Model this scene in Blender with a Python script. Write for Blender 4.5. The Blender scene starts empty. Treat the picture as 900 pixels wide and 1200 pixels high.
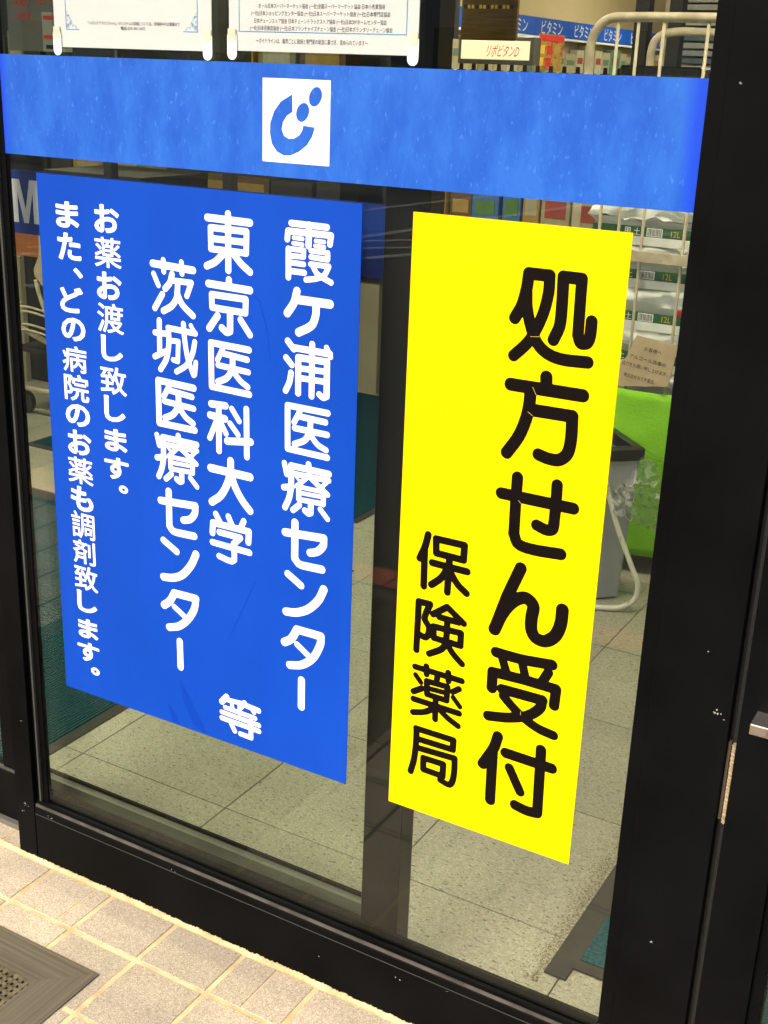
import bpy, bmesh, math, random, json
import numpy as np
from mathutils import Vector, Matrix
from mathutils.geometry import delaunay_2d_cdt
random.seed(7)
C = bpy.context.scene.collection
scene = bpy.context.scene
# ---------------------------------------------------------------- camera
cam = bpy.data.cameras.new('camera'); co = bpy.data.objects.new('camera', cam); C.objects.link(co)
cam.sensor_fit = 'HORIZONTAL'; cam.sensor_width = 36; cam.lens = 57.28; cam.clip_start = 0.05; cam.clip_end = 400
Rt = ((0.8647796, 0.5009138, 0.0352378), (-0.1981984, 0.2760092, 0.9404979), (0.4613824, -0.8203075, 0.3379675))
M = Matrix(((Rt[0][0], Rt[1][0], Rt[2][0], 0), (Rt[0][1], Rt[1][1], Rt[2][1], -1.445), (Rt[0][2], Rt[1][2], Rt[2][2], 1.4675), (0, 0, 0, 1)))
co.matrix_world = M
scene.camera = co
# ---------------------------------------------------------------- light
SUN_EL, SUN_AZ = 42, 200          # soft sun behind the photographer, a little to the left
w = bpy.data.worlds.new('World'); scene.world = w; w.use_nodes = True
nt = w.node_tree; sky = nt.nodes.new('ShaderNodeTexSky'); sky.sky_type = 'NISHITA'; sky.sun_disc = False
sky.sun_elevation = math.radians(SUN_EL); sky.sun_rotation = math.radians(SUN_AZ)
sky.air_density = 1.0; sky.dust_density = 4.0
bg = nt.nodes['Background']; bg.inputs[1].default_value = 0.15
nt.links.new(sky.outputs[0], bg.inputs[0])
sl = bpy.data.lights.new('sun', 'SUN'); sl.energy = 1.5; sl.angle = math.radians(34); sl.color = (1, .93, .82)
so = bpy.data.objects.new('sun', sl); C.objects.link(so)
az = math.radians(SUN_AZ)
sd = Vector((math.sin(az) * math.cos(math.radians(SUN_EL)), math.cos(az) * math.cos(math.radians(SUN_EL)), math.sin(math.radians(SUN_EL))))
so.rotation_euler = sd.to_track_quat('Z', 'Y').to_euler(); so.location = sd * 20
scene.view_settings.view_transform = 'Standard'; scene.view_settings.look = 'None'
scene.view_settings.exposure = 1.0; scene.view_settings.gamma = 1
# ---------------------------------------------------------------- materials
def hexc(r, g, b):
    f = lambda v: ((v / 255 + .055) / 1.055) ** 2.4 if v > 10 else v / 255 / 12.92
    return (f(r), f(g), f(b), 1)
MATS = {}
def mat(name, col, rough=.6, spec=.5, metal=0, c2=None, scale=20, mix=.5, bump=0, bscale=None, detail=4, stretch=(1, 1, 1), ramp=(.35, .65), transm=None):
    if name in MATS: return MATS[name]
    m = bpy.data.materials.new(name); m.use_nodes = True; n = m.node_tree; p = n.nodes['Principled BSDF']; L = n.links.new
    if len(col) == 3: col = (*col, 1)
    p.inputs['Base Color'].default_value = col; p.inputs['Roughness'].default_value = rough
    p.inputs['Specular IOR Level'].default_value = spec; p.inputs['Metallic'].default_value = metal
    tc = n.nodes.new('ShaderNodeTexCoord'); mp = n.nodes.new('ShaderNodeMapping'); mp.inputs['Scale'].default_value = stretch
    L(tc.outputs['Object'], mp.inputs[0])
    if c2 is None: c2 = tuple(min(1, c * .82) for c in col[:3])
    nz = n.nodes.new('ShaderNodeTexNoise'); nz.inputs['Scale'].default_value = scale; nz.inputs['Detail'].default_value = detail
    L(mp.outputs[0], nz.inputs['Vector'])
    rp = n.nodes.new('ShaderNodeValToRGB'); rp.color_ramp.elements[0].position = ramp[0]; rp.color_ramp.elements[1].position = ramp[1]
    rp.color_ramp.elements[0].color = (*c2[:3], 1); rp.color_ramp.elements[1].color = col
    L(nz.outputs['Fac'], rp.inputs[0]); L(rp.outputs[0], p.inputs['Base Color'])
    if bump:
        b = n.nodes.new('ShaderNodeBump'); b.inputs['Strength'].default_value = bump; b.inputs['Distance'].default_value = .002
        n2 = n.nodes.new('ShaderNodeTexNoise'); n2.inputs['Scale'].default_value = bscale or scale * 3; n2.inputs['Detail'].default_value = 3
        L(mp.outputs[0], n2.inputs['Vector']); L(n2.outputs['Fac'], b.inputs['Height']); L(b.outputs[0], p.inputs['Normal'])
    MATS[name] = m; return m
def speckle(name, base, dark, light, scale, rough=.7, flecks=None, per_piece=.06, bump=.3):
    """stone or vinyl tile: fine grains of two tones, sparse flecks, a slight tone of its own per piece"""
    m = bpy.data.materials.new(name); m.use_nodes = True; n = m.node_tree; p = n.nodes['Principled BSDF']; L = n.links.new
    p.inputs['Roughness'].default_value = rough
    g = n.nodes.new('ShaderNodeNewGeometry'); pos = g.outputs['Position']
    vo = n.nodes.new('ShaderNodeTexVoronoi'); vo.inputs['Scale'].default_value = scale; L(pos, vo.inputs['Vector'])
    sep = n.nodes.new('ShaderNodeSeparateColor'); L(vo.outputs['Color'], sep.inputs[0])
    rp = n.nodes.new('ShaderNodeValToRGB'); e = rp.color_ramp.elements
    e[0].position = .0; e[0].color = (*dark, 1); e[1].position = 1; e[1].color = (*light, 1)
    a = e.new(.22); a.color = (*[base[i] * .86 for i in range(3)], 1); b = e.new(.72); b.color = (*base, 1)
    L(sep.outputs[0], rp.inputs[0]); out = rp.outputs[0]
    if flecks:
        fc, fs, ft = flecks
        mp = n.nodes.new('ShaderNodeMapping'); mp.inputs['Scale'].default_value = (1, 2.4, 1); mp.inputs['Rotation'].default_value = (0, 0, .5); L(pos, mp.inputs[0])
        nz = n.nodes.new('ShaderNodeTexNoise'); nz.inputs['Scale'].default_value = fs; nz.inputs['Detail'].default_value = 1; L(mp.outputs[0], nz.inputs['Vector'])
        r2 = n.nodes.new('ShaderNodeValToRGB'); r2.color_ramp.elements[0].position = ft; r2.color_ramp.elements[1].position = ft + .025
        L(nz.outputs['Fac'], r2.inputs[0]); mx = n.nodes.new('ShaderNodeMixRGB'); L(r2.outputs[0], mx.inputs[0]); L(out, mx.inputs[1]); mx.inputs[2].default_value = (*fc, 1); out = mx.outputs[0]
    n3 = n.nodes.new('ShaderNodeTexNoise'); n3.inputs['Scale'].default_value = 5; n3.inputs['Detail'].default_value = 5; L(pos, n3.inputs['Vector'])
    r3 = n.nodes.new('ShaderNodeMapRange'); r3.inputs['From Min'].default_value = .3; r3.inputs['From Max'].default_value = .7; r3.inputs['To Min'].default_value = .86; r3.inputs['To Max'].default_value = 1.06
    L(n3.outputs['Fac'], r3.inputs[0])
    oi = n.nodes.new('ShaderNodeObjectInfo'); r4 = n.nodes.new('ShaderNodeMapRange'); r4.inputs['To Min'].default_value = 1 - per_piece; r4.inputs['To Max'].default_value = 1 + per_piece
    L(oi.outputs['Random'], r4.inputs[0]); mu = n.nodes.new('ShaderNodeMath'); mu.operation = 'MULTIPLY'; L(r3.outputs[0], mu.inputs[0]); L(r4.outputs[0], mu.inputs[1])
    vm = n.nodes.new('ShaderNodeVectorMath'); vm.operation = 'SCALE'; L(out, vm.inputs[0]); L(mu.outputs[0], vm.inputs['Scale']); L(vm.outputs[0], p.inputs['Base Color'])
    bp = n.nodes.new('ShaderNodeBump'); bp.inputs['Strength'].default_value = bump; bp.inputs['Distance'].default_value = .0006; L(sep.outputs[1], bp.inputs['Height']); L(bp.outputs[0], p.inputs['Normal'])
    return m
def glass_mat(name, tint, rough=0.0, mul=1.0):
    m = bpy.data.materials.new(name); m.use_nodes = True; n = m.node_tree; n.nodes.clear(); L = n.links.new
    o = n.nodes.new('ShaderNodeOutputMaterial'); mx = n.nodes.new('ShaderNodeMixShader'); t = n.nodes.new('ShaderNodeBsdfTransparent'); t.inputs[0].default_value = (*tint, 1)
    gl = n.nodes.new('ShaderNodeBsdfGlossy'); gl.inputs['Roughness'].default_value = rough
    g = n.nodes.new('ShaderNodeNewGeometry'); d = n.nodes.new('ShaderNodeVectorMath'); d.operation = 'DOT_PRODUCT'; L(g.outputs['Incoming'], d.inputs[0]); L(g.outputs['Normal'], d.inputs[1])
    ab = n.nodes.new('ShaderNodeMath'); ab.operation = 'ABSOLUTE'; L(d.outputs['Value'], ab.inputs[0])
    s = n.nodes.new('ShaderNodeMath'); s.operation = 'SUBTRACT'; s.inputs[0].default_value = 1; L(ab.outputs[0], s.inputs[1])
    pw = n.nodes.new('ShaderNodeMath'); pw.operation = 'POWER'; pw.inputs[1].default_value = 5; L(s.outputs[0], pw.inputs[0])
    ma = n.nodes.new('ShaderNodeMath'); ma.operation = 'MULTIPLY_ADD'; ma.inputs[1].default_value = .96 * mul; ma.inputs[2].default_value = .042 * mul; L(pw.outputs[0], ma.inputs[0])
    L(ma.outputs[0], mx.inputs[0]); L(t.outputs[0], mx.inputs[1]); L(gl.outputs[0], mx.inputs[2]); L(mx.outputs[0], o.inputs[0]); return m
def emis(name, col, st):
    m = bpy.data.materials.new(name); m.use_nodes = True; p = m.node_tree.nodes['Principled BSDF']
    p.inputs['Base Color'].default_value = (.8, .8, .8, 1); p.inputs['Emission Color'].default_value = (*col, 1); p.inputs['Emission Strength'].default_value = st; return m

def frame_mat():
    m = bpy.data.materials.new('black anodised aluminium'); m.use_nodes = True; n = m.node_tree; p = n.nodes['Principled BSDF']; L = n.links.new
    p.inputs['Specular IOR Level'].default_value = .035
    g = n.nodes.new('ShaderNodeNewGeometry'); pos = g.outputs['Position']
    a = n.nodes.new('ShaderNodeTexNoise'); a.inputs['Scale'].default_value = 6; a.inputs['Detail'].default_value = 8; L(pos, a.inputs['Vector'])
    r = n.nodes.new('ShaderNodeValToRGB'); r.color_ramp.elements[0].color = (.0026, .0027, .0027, 1); r.color_ramp.elements[1].color = (.0048, .0049, .0049, 1)
    r.color_ramp.elements[0].position = .35; r.color_ramp.elements[1].position = .7; L(a.outputs['Fac'], r.inputs[0])
    v = n.nodes.new('ShaderNodeTexVoronoi'); v.inputs['Scale'].default_value = 28; L(pos, v.inputs['Vector'])
    rs = n.nodes.new('ShaderNodeMath'); rs.operation = 'LESS_THAN'; rs.inputs[1].default_value = .008; L(v.outputs['Distance'], rs.inputs[0])
    mx = n.nodes.new('ShaderNodeMixRGB'); L(rs.outputs[0], mx.inputs[0]); L(r.outputs[0], mx.inputs[1]); mx.inputs[2].default_value = (.09, .085, .075, 1); L(mx.outputs[0], p.inputs['Base Color'])
    rr = n.nodes.new('ShaderNodeMapRange'); rr.inputs['To Min'].default_value = .32; rr.inputs['To Max'].default_value = .6; L(a.outputs['Fac'], rr.inputs[0]); L(rr.outputs[0], p.inputs['Roughness'])
    return m
FR = frame_mat()
def band_mat():
    m = bpy.data.materials.new('weathered blue film'); m.use_nodes = True; n = m.node_tree; p = n.nodes['Principled BSDF']; L = n.links.new
    p.inputs['Roughness'].default_value = .5; p.inputs['Specular IOR Level'].default_value = .25
    tc = n.nodes.new('ShaderNodeTexCoord'); pos = tc.outputs['Object']
    mp = n.nodes.new('ShaderNodeMapping'); mp.inputs['Scale'].default_value = (1, 1, .42); L(pos, mp.inputs[0])
    a = n.nodes.new('ShaderNodeTexNoise'); a.inputs['Scale'].default_value = 16; a.inputs['Detail'].default_value = 9; a.inputs['Roughness'].default_value = .68; L(mp.outputs[0], a.inputs['Vector'])
    b = n.nodes.new('ShaderNodeTexNoise'); b.inputs['Scale'].default_value = 210; b.inputs['Detail'].default_value = 4; L(mp.outputs[0], b.inputs['Vector'])
    r = n.nodes.new('ShaderNodeValToRGB'); r.color_ramp.elements[0].color = (.007, .080, .44, 1); r.color_ramp.elements[1].color = (.018, .122, .52, 1)
    r.color_ramp.elements[0].position = .40; r.color_ramp.elements[1].position = .62; L(a.outputs['Fac'], r.inputs[0])
    r2 = n.nodes.new('ShaderNodeValToRGB'); r2.color_ramp.elements[0].position = .62; r2.color_ramp.elements[1].position = .84; L(b.outputs['Fac'], r2.inputs[0])
    mx = n.nodes.new('ShaderNodeMixRGB'); L(r2.outputs[0], mx.inputs[0]); L(r.outputs[0], mx.inputs[1]); mx.inputs[2].default_value = (.07, .22, .66, 1)
    # the film kept its colour where the frame lips shade it: a 20 mm strip at either end
    sx = n.nodes.new('ShaderNodeSeparateXYZ'); L(pos, sx.inputs[0])
    ax = n.nodes.new('ShaderNodeMath'); ax.operation = 'ABSOLUTE'; L(sx.outputs[0], ax.inputs[0])
    w1 = n.nodes.new('ShaderNodeMath'); w1.operation = 'MULTIPLY_ADD'; L(a.outputs['Fac'], w1.inputs[0]); w1.inputs[1].default_value = .03; L(ax.outputs[0], w1.inputs[2])
    e = n.nodes.new('ShaderNodeMapRange'); e.inputs['From Min'].default_value = .548; e.inputs['From Max'].default_value = .566; L(w1.outputs[0], e.inputs[0])
    m2 = n.nodes.new('ShaderNodeMixRGB'); L(e.outputs[0], m2.inputs[0]); L(mx.outputs[0], m2.inputs[1]); m2.inputs[2].default_value = (.003, .052, .56, 1); L(m2.outputs[0], p.inputs['Base Color'])
    return m
GLASS = glass_mat('door glass', (.93, .95, .91), mul=.8); GLASS2 = glass_mat('inner glass', (.87, .90, .86), mul=.8)
M_Y = mat('yellow film', (.98, .66, .0), .5, .06, c2=(.92, .61, .0), scale=2.2, ramp=(.25, .75))
M_B = mat('blue film', (.004, .057, .41), .45, .12, c2=(.003, .048, .355), scale=5, detail=8, stretch=(1, 1, .5), ramp=(.3, .6))
M_BAND = band_mat()
M_W = mat('white film', (.86, .87, .86), .5, .3, scale=30, c2=(.82, .83, .82))
M_K = mat('dark brown film', (.006, .004, .0035), .5, .06, scale=30)
M_PAPER = mat('laminated white paper', (.86, .86, .84), .35, .5, c2=(.83, .83, .80), scale=3)
M_SLEEVE = glass_mat('clear plastic sleeve', (.93, .93, .92), .1)
M_TAPE = mat('yellowed tape', (.62, .60, .42), .5, scale=60)
M_TILE = speckle('granite look outdoor tile', (.455, .375, .262), (.25, .195, .135), (.60, .52, .40), 620, .85, per_piece=.10, bump=.4)
M_GROUT = mat('cream grout', (.66, .51, .28), .95, .2, c2=(.48, .35, .18), scale=25, bump=.6, bscale=300)
M_FLOOR = speckle('grey green vinyl floor tile', (.315, .30, .235), (.225, .215, .165), (.40, .385, .305), 330, .45, flecks=((.10, .09, .06), 80, .655), per_piece=.06, bump=.05)
M_FJ = mat('dark floor joint', (.05, .045, .03), .9)
M_RUB = mat('charcoal rubber', (.028, .027, .025), .75, .3, scale=40, bump=.3)
M_RUBB = mat('dusty brown rubber', (.165, .14, .095), .9, .1, c2=(.105, .088, .058), scale=5, detail=10, stretch=(.5, 34, 1), bump=.5, bscale=60, ramp=(.3, .7))
M_RUBC = mat('dusty brown rubber cross grain', (.165, .14, .095), .9, .1, c2=(.105, .088, .058), scale=5, detail=10, stretch=(34, .5, 1), bump=.5, bscale=60, ramp=(.3, .7))
M_RUBD = mat('dusty rubber lattice', (.16, .13, .075), .9, .2, c2=(.08, .065, .04), scale=60)
M_RUBK = mat('dark rubber base', (.03, .024, .016), .9, .2)
M_TEAL = mat('teal ribbed carpet', (.011, .080, .105), .95, .05, c2=(.005, .035, .046), scale=160, detail=2, bump=1, bscale=220, stretch=(1, 1.6, 1))
M_GREY = mat('satin grey rail', (.16, .155, .13), .4, .5, metal=.3)
M_GREYD = mat('dark grey rail', (.05, .05, .043), .45, .5)
M_BRUSH = mat('beige brush pile', (.42, .33, .20), .95, .1, c2=(.20, .14, .08), scale=120, stretch=(.3, 1, 4))
M_GASK = mat('grey rubber gasket', (.016, .017, .016), .8, .3, scale=400, stretch=(.1, .1, 3))
M_STEEL = mat('worn steel', (.50, .44, .38), .3, .5, metal=.9, c2=(.22, .13, .09), scale=40, ramp=(.35, .5))
M_TUBE = mat('beige painted tube', (.55, .48, .35), .45, .5, c2=(.40, .34, .24), scale=25)
M_TUBEW = mat('off white tube', (.50, .48, .40), .45, .5, c2=(.20, .12, .07), scale=30, ramp=(.28, .40))
M_ASPH = mat('asphalt', (.055, .055, .055), .9, .2, c2=(.035, .035, .034), scale=120, bump=.8)
M_PAINT = mat('white road paint', (.6, .6, .57), .8, .2, scale=30)
M_BRICKR = mat('red kerb brick', (.70, .20, .08), .85, .2, c2=(.55, .15, .06), scale=30, bump=.4)
M_CONC = mat('pale render', (.42, .41, .37), .9, .2, scale=8, bump=.3)
M_CREAM = mat('cream wall', (.72, .60, .36), .8, .2, scale=2, c2=(.68, .56, .33))
M_TAN = mat('tan panel', (.33, .29, .19), .6, .3, scale=3)
M_CEIL = mat('white ceiling', (.7, .69, .64), .9, .2, scale=6)
M_GREEN = mat('lime mesh cloth', (.26, .60, .035), .85, .1, c2=(.21, .50, .026), scale=8, bump=1, bscale=160)
M_BIN = mat('grey plastic bin', (.30, .31, .32), .45, .5, c2=(.26, .27, .28), scale=6)
M_RIM = mat('black plastic rim', (.012, .012, .012), .4, .5)
M_CARD = mat('kraft cardboard', (.50, .39, .25), .85, .2, c2=(.43, .33, .21), scale=14)
M_BAGW = mat('white plastic sack', (.84, .86, .83), .35, .5, c2=(.68, .70, .68), scale=12, bump=1, bscale=26)  # darker second tone paints the shade of the wrinkles into the white
M_BAGG = mat('dark green print', (.015, .085, .035), .4, .4, c2=(.03, .13, .05), scale=30)
M_DARK = mat('dark shelving', (.02, .019, .016), .6, .4)
M_ORG = mat('orange board', (.42, .13, .03), .5, .4)
M_GOLD = mat('gold brown corrugated board', (.20, .13, .028), .7, .3, c2=(.12, .075, .015), scale=14, stretch=(.4, 1, 6))
M_PET = glass_mat('thin clear plastic', (.84, .84, .82), .5, 4.0)
M_BLUEP = mat('blue fascia print', (.008, .10, .62), .5, .3)
M_RED = mat('red print', (.55, .03, .02), .5, .3)
M_GOLDP = mat('yellow print', (.7, .5, .04), .5, .3)
M_TXT = mat('black ink', (.02, .02, .02), .6, .2)
M_LBLUE = mat('light blue ink', (.12, .42, .72), .6, .2)
M_LEAF = mat('hedge leaf', (.06, .10, .03), .7, .3, c2=(.03, .06, .015), scale=9)
M_BLIND = mat('blue grey stacked trays', (.22, .28, .32), .5, .4, c2=(.32, .33, .30), scale=8, stretch=(.3, .3, 12))
LAMP = emis('fluorescent diffuser', (1, .90, .70), 33)
LITBOX = emis('lit sign face', (1, .80, .42), .48)
# ---------------------------------------------------------------- mesh helpers
def obj(name, bm, m, parent=None, loc=None):
    me = bpy.data.meshes.new(name)
    bm.normal_update(); bm.to_mesh(me); bm.free()
    if m: me.materials.append(m)
    o = bpy.data.objects.new(name, me); C.objects.link(o)
    if parent: o.parent = parent
    if loc: o.location = loc
    return o
def thing(name, label, cat, loc=(0, 0, 0), rz=0, group=None):
    o = bpy.data.objects.new(name, None); C.objects.link(o); o.location = loc; o.rotation_euler = (0, 0, rz); o.empty_display_size = .05
    return tag(o, label, cat, group)
def tag(o, label, cat, group=None):
    o['label'] = label; o['category'] = cat
    if group: o['group'] = group
    return o
def struct(o, label=None):
    o['kind'] = 'structure'
    if label: o['label'] = label
    return o
def box(bm, a, b, bevel=0):
    r = bmesh.ops.create_cube(bm, size=1); v = r['verts']
    for q in v: q.co = Vector([(a[i] + b[i]) / 2 + q.co[i] * (b[i] - a[i]) for i in range(3)])
    if bevel:
        es = list({e for q in v for e in q.link_edges})
        bmesh.ops.bevel(bm, geom=es, offset=bevel, segments=1, profile=.5, affect='EDGES')
    return bm
def bx(a, b, bevel=0): return box(bmesh.new(), a, b, bevel)
def prism(bm, pts, ext):
    """pts: 3-D loop, ext: extrusion vector"""
    n = len(pts); e = Vector(ext); A = [bm.verts.new(Vector(p)) for p in pts]; B = [bm.verts.new(Vector(p) + e) for p in pts]
    bm.faces.new(A[::-1]); bm.faces.new(B)
    for i in range(n): bm.faces.new((A[i], A[(i + 1) % n], B[(i + 1) % n], B[i]))
    bmesh.ops.recalc_face_normals(bm, faces=bm.faces[:]); return bm
def tube(bm, pts, r, n=8, closed=False):
    P = [Vector(p) for p in pts]; rings = []
    for i, p in enumerate(P):
        a = P[max(0, i - 1)]; b = P[min(len(P) - 1, i + 1)]; d = (b - a).normalized()
        u = d.orthogonal().normalized() if i == 0 else (rings_u - d * rings_u.dot(d)).normalized(); rings_u = u; v = d.cross(u)
        rings.append([bm.verts.new(p + (u * math.cos(2 * math.pi * k / n) + v * math.sin(2 * math.pi * k / n)) * r) for k in range(n)])
    for A, B in zip(rings, rings[1:]):
        for k in range(n):
            f = bm.faces.new((A[k], A[(k + 1) % n], B[(k + 1) % n], B[k])); f.smooth = True
    bm.faces.new(rings[0][::-1]); bm.faces.new(rings[-1]); return bm
def smooth_path(pts, k=8):
    P = [np.array(p, float) for p in pts]
    if len(P) < 3: return [tuple(p) for p in P]
    Q = [2 * P[0] - P[1]] + P + [2 * P[-1] - P[-2]]; out = []
    for i in range(1, len(Q) - 2):
        a, b, c, d = Q[i - 1:i + 3]
        # centripetal-like: chord-scaled tangents keep strokes from overshooting
        lb = np.linalg.norm(c - b); la = np.linalg.norm(b - a) or 1; lc = np.linalg.norm(d - c) or 1
        m1 = (c - a) / (la + lb) * lb; m2 = (d - b) / (lb + lc) * lb
        for j in range(k):
            t = j / k; out.append(tuple((2 * t**3 - 3 * t**2 + 1) * b + (t**3 - 2 * t**2 + t) * m1 + (-2 * t**3 + 3 * t**2) * c + (t**3 - t**2) * m2))
    out.append(tuple(P[-1])); return out
# ---------------------------------------------------------------- lettering (round-ended strokes through a distance field)
def seg_dist(X, Y, a, b):
    d = b - a; L = (d * d).sum(1); L[L == 0] = 1e-9
    px = X[..., None] - a[:, 0]; py = Y[..., None] - a[:, 1]
    t = np.clip((px * d[:, 0] + py * d[:, 1]) / L, 0, 1)
    return np.hypot(px - t * d[:, 0], py - t * d[:, 1])
def contour(F, x0, y0, h):
    """closed loops of F = 0 (inside < 0)"""
    ny, nx = F.shape; segs = {}
    S = F < 0
    code = S[:-1, :-1] * 1 + S[:-1, 1:] * 2 + S[1:, 1:] * 4 + S[1:, :-1] * 8
    T = {1: [(3, 0)], 2: [(0, 1)], 3: [(3, 1)], 4: [(1, 2)], 5: [(3, 2), (1, 0)], 6: [(0, 2)], 7: [(3, 2)], 8: [(2, 3)], 9: [(2, 0)], 10: [(0, 3), (2, 1)], 11: [(2, 1)], 12: [(1, 3)], 13: [(1, 0)], 14: [(0, 3)]}
    def pt(j, i, e):
        if e == 0: a, b = (j, i), (j, i + 1)
        elif e == 1: a, b = (j, i + 1), (j + 1, i + 1)
        elif e == 2: a, b = (j + 1, i), (j + 1, i + 1)
        else: a, b = (j, i), (j + 1, i)
        t = F[a] / (F[a] - F[b]); t = min(max(t, .02), .98)
        return (a, b), (x0 + h * (a[1] + t * (b[1] - a[1])), y0 + h * (a[0] + t * (b[0] - a[0])))
    co_ = {}
    for j, i in zip(*np.nonzero((code > 0) & (code < 15))):
        for ea, eb in T[int(code[j, i])]:
            ka, pa = pt(j, i, ea); kb, pb = pt(j, i, eb); co_[ka] = pa; co_[kb] = pb; segs[ka] = kb
    loops = []
    while segs:
        k0, k = segs.popitem(); L = [k0]
        while k != k0 and k in segs: L.append(k); k = segs.pop(k)
        if k != k0: L.append(k)
        P = [co_[q] for q in L]
        ar = abs(sum(P[q][0] * P[(q + 1) % len(P)][1] - P[(q + 1) % len(P)][0] * P[q][1] for q in range(len(P)))) / 2
        if len(P) > 5 and ar > 3 * h * h: loops.append(simplify(P, h * .07))
    return loops
def simplify(P, tol):
    def rdp(a, b):
        A = np.array(P[a]); B = np.array(P[b % n]); d = B - A; L = np.hypot(*d) or 1e-9
        if b - a < 2: return [a]
        Q = np.array(P[a + 1:b]); dist = abs(d[0] * (Q[:, 1] - A[1]) - d[1] * (Q[:, 0] - A[0])) / L if np.hypot(*d) > 1e-9 else np.hypot(*(Q - A).T)
        k = int(dist.argmax())
        if dist[k] < tol: return [a]
        return rdp(a, a + 1 + k) + rdp(a + 1 + k, b)
    n = len(P); h = n // 2; return [P[i] for i in rdp(0, h) + rdp(h, n)]
def loops_mesh(name, loops, m, parent, y, flip=True):
    """loops in (x, z) metres -> flat film facing -y at depth y"""
    P2 = [Vector((p[0], p[1])) for L in loops for p in L]; ed = []; k = 0
    for L in loops: ed += [(k + i, k + (i + 1) % len(L)) for i in range(len(L))]; k += len(L)
    ov, _, of, *_ = delaunay_2d_cdt(P2, ed, [], 1, 1e-7)
    EA = np.array([P2[a] for a, b in ed]); EB = np.array([P2[b] for a, b in ed]); tri = []
    for f in of:
        c = sum((ov[i] for i in f), Vector((0, 0))) / len(f); up = (EA[:, 1] > c.y) != (EB[:, 1] > c.y); dy = EB[:, 1] - EA[:, 1]; dy[dy == 0] = 1
        if (up & (c.x < (EB[:, 0] - EA[:, 0]) * (c.y - EA[:, 1]) / dy + EA[:, 0])).sum() % 2: tri.append(f)
    vs = [Vector((p.x, y, p.y)) for p in ov]
    bm = bmesh.new(); V = [bm.verts.new(v) for v in vs]
    for t in tri:
        try: f = bm.faces.new([V[i] for i in t])
        except ValueError: continue
        f.normal_update()
        if f.normal.y > 0: f.normal_flip()
    return obj(name, bm, m, parent)
def stroke_glyph(strokes, ox, oz, m, parent, y, k=1.05):
    strokes = [(a * k, b, c) for a, b, c in strokes]
    segs = []
    pts = np.array([p for s in strokes for p in s[2]], float); wmax = max(s[0] for s in strokes); h = 7
    lo = pts.min(0) - wmax * .7 - 20; hi = pts.max(0) + wmax * .7 + 20
    xs = np.arange(lo[0], hi[0], h); ys = np.arange(lo[1], hi[1], h); X, Y = np.meshgrid(xs, ys); F = np.full(X.shape, 1e6)
    for w_, c, p in strokes:
        q = np.array(smooth_path(p, 6) if c else p, float)
        F = np.minimum(F, seg_dist(X, Y, q[:-1], q[1:]).min(-1) - w_ / 2)
    L = contour(F, xs[0], ys[0], h)
    return loops_mesh('character', [[(ox + p[0] * 1e-4, oz - p[1] * 1e-4) for p in l] for l in L], m, parent, y)
def text_mesh(s, size=1):
    c = bpy.data.curves.new('t', 'FONT'); c.body = s; c.size = size; c.resolution_u = 3
    o = bpy.data.objects.new('t', c); C.objects.link(o); dg = bpy.context.evaluated_depsgraph_get(); dg.update()
    me = bpy.data.meshes.new_from_object(o.evaluated_get(dg)); bpy.data.objects.remove(o); return me
NG = {}
def font_glyph(ch):
    if ch in NG: return NG[ch]
    me = text_mesh(ch); V = np.array([v.co[:2] for v in me.vertices])
    cnt = {}
    for p in me.polygons:
        for e in p.edge_keys: cnt[e] = cnt.get(e, 0) + 1
    E = np.array([e for e, k in cnt.items() if k == 1]); a = V[E[:, 0]]; b = V[E[:, 1]]
    h = .013; lo = V.min(0) - .1; hi = V.max(0) + .1; xs = np.arange(lo[0], hi[0], h); ys = np.arange(lo[1], hi[1], h); X, Y = np.meshgrid(xs, ys)
    D = np.full(X.shape, 9.); ins = np.zeros(X.shape, bool)
    for k in range(0, len(a), 64):
        D = np.minimum(D, seg_dist(X, Y, a[k:k + 64], b[k:k + 64]).min(-1))
        for (ax_, ay_), (bx_, by_) in zip(a[k:k + 64], b[k:k + 64]):
            if ay_ == by_: continue
            hit = ((ay_ > Y) != (by_ > Y)) & (X < (bx_ - ax_) * (Y - ay_) / (by_ - ay_) + ax_); ins ^= hit
    F = np.where(ins, -D, D) - ({'薬': .012, '調': .011, '剤': .013, '致': .014, '渡': .012, '病': .014, '院': .018}.get(ch, .034))
    NG[ch] = contour(F, xs[0], ys[0], h); return NG[ch]
def font_char(ch, x0, x1, zt, zb, m, parent, y):
    L = font_glyph(ch); P = np.array([p for l in L for p in l]); lo = P.min(0); hi = P.max(0)
    kx = (x1 - x0) / (hi[0] - lo[0]); kz = (zt - zb) / (hi[1] - lo[1])
    return loops_mesh('character', [[(x0 + (p[0] - lo[0]) * kx, zb + (p[1] - lo[1]) * kz) for p in l] for l in L], m, parent, y)
def print_line(name, s, cx, cz, width, m, parent, y, height=None, rot=None, loc=None):
    """small printed words, centred at (cx, cz), facing -y"""
    me = text_mesh(s); V = np.array([v.co[:2] for v in me.vertices]); lo = V.min(0); hi = V.max(0); kx = width / (hi[0] - lo[0]); kz = (height / (hi[1] - lo[1])) if height else kx
    for v in me.vertices:
        x = (v.co.x - (lo[0] + hi[0]) / 2) * kx; z = (v.co.y - (lo[1] + hi[1]) / 2) * kz; v.co = (cx + x, y, cz + z)
    me.materials.append(m); o = bpy.data.objects.new(name, me); C.objects.link(o); o.parent = parent; return o
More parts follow.
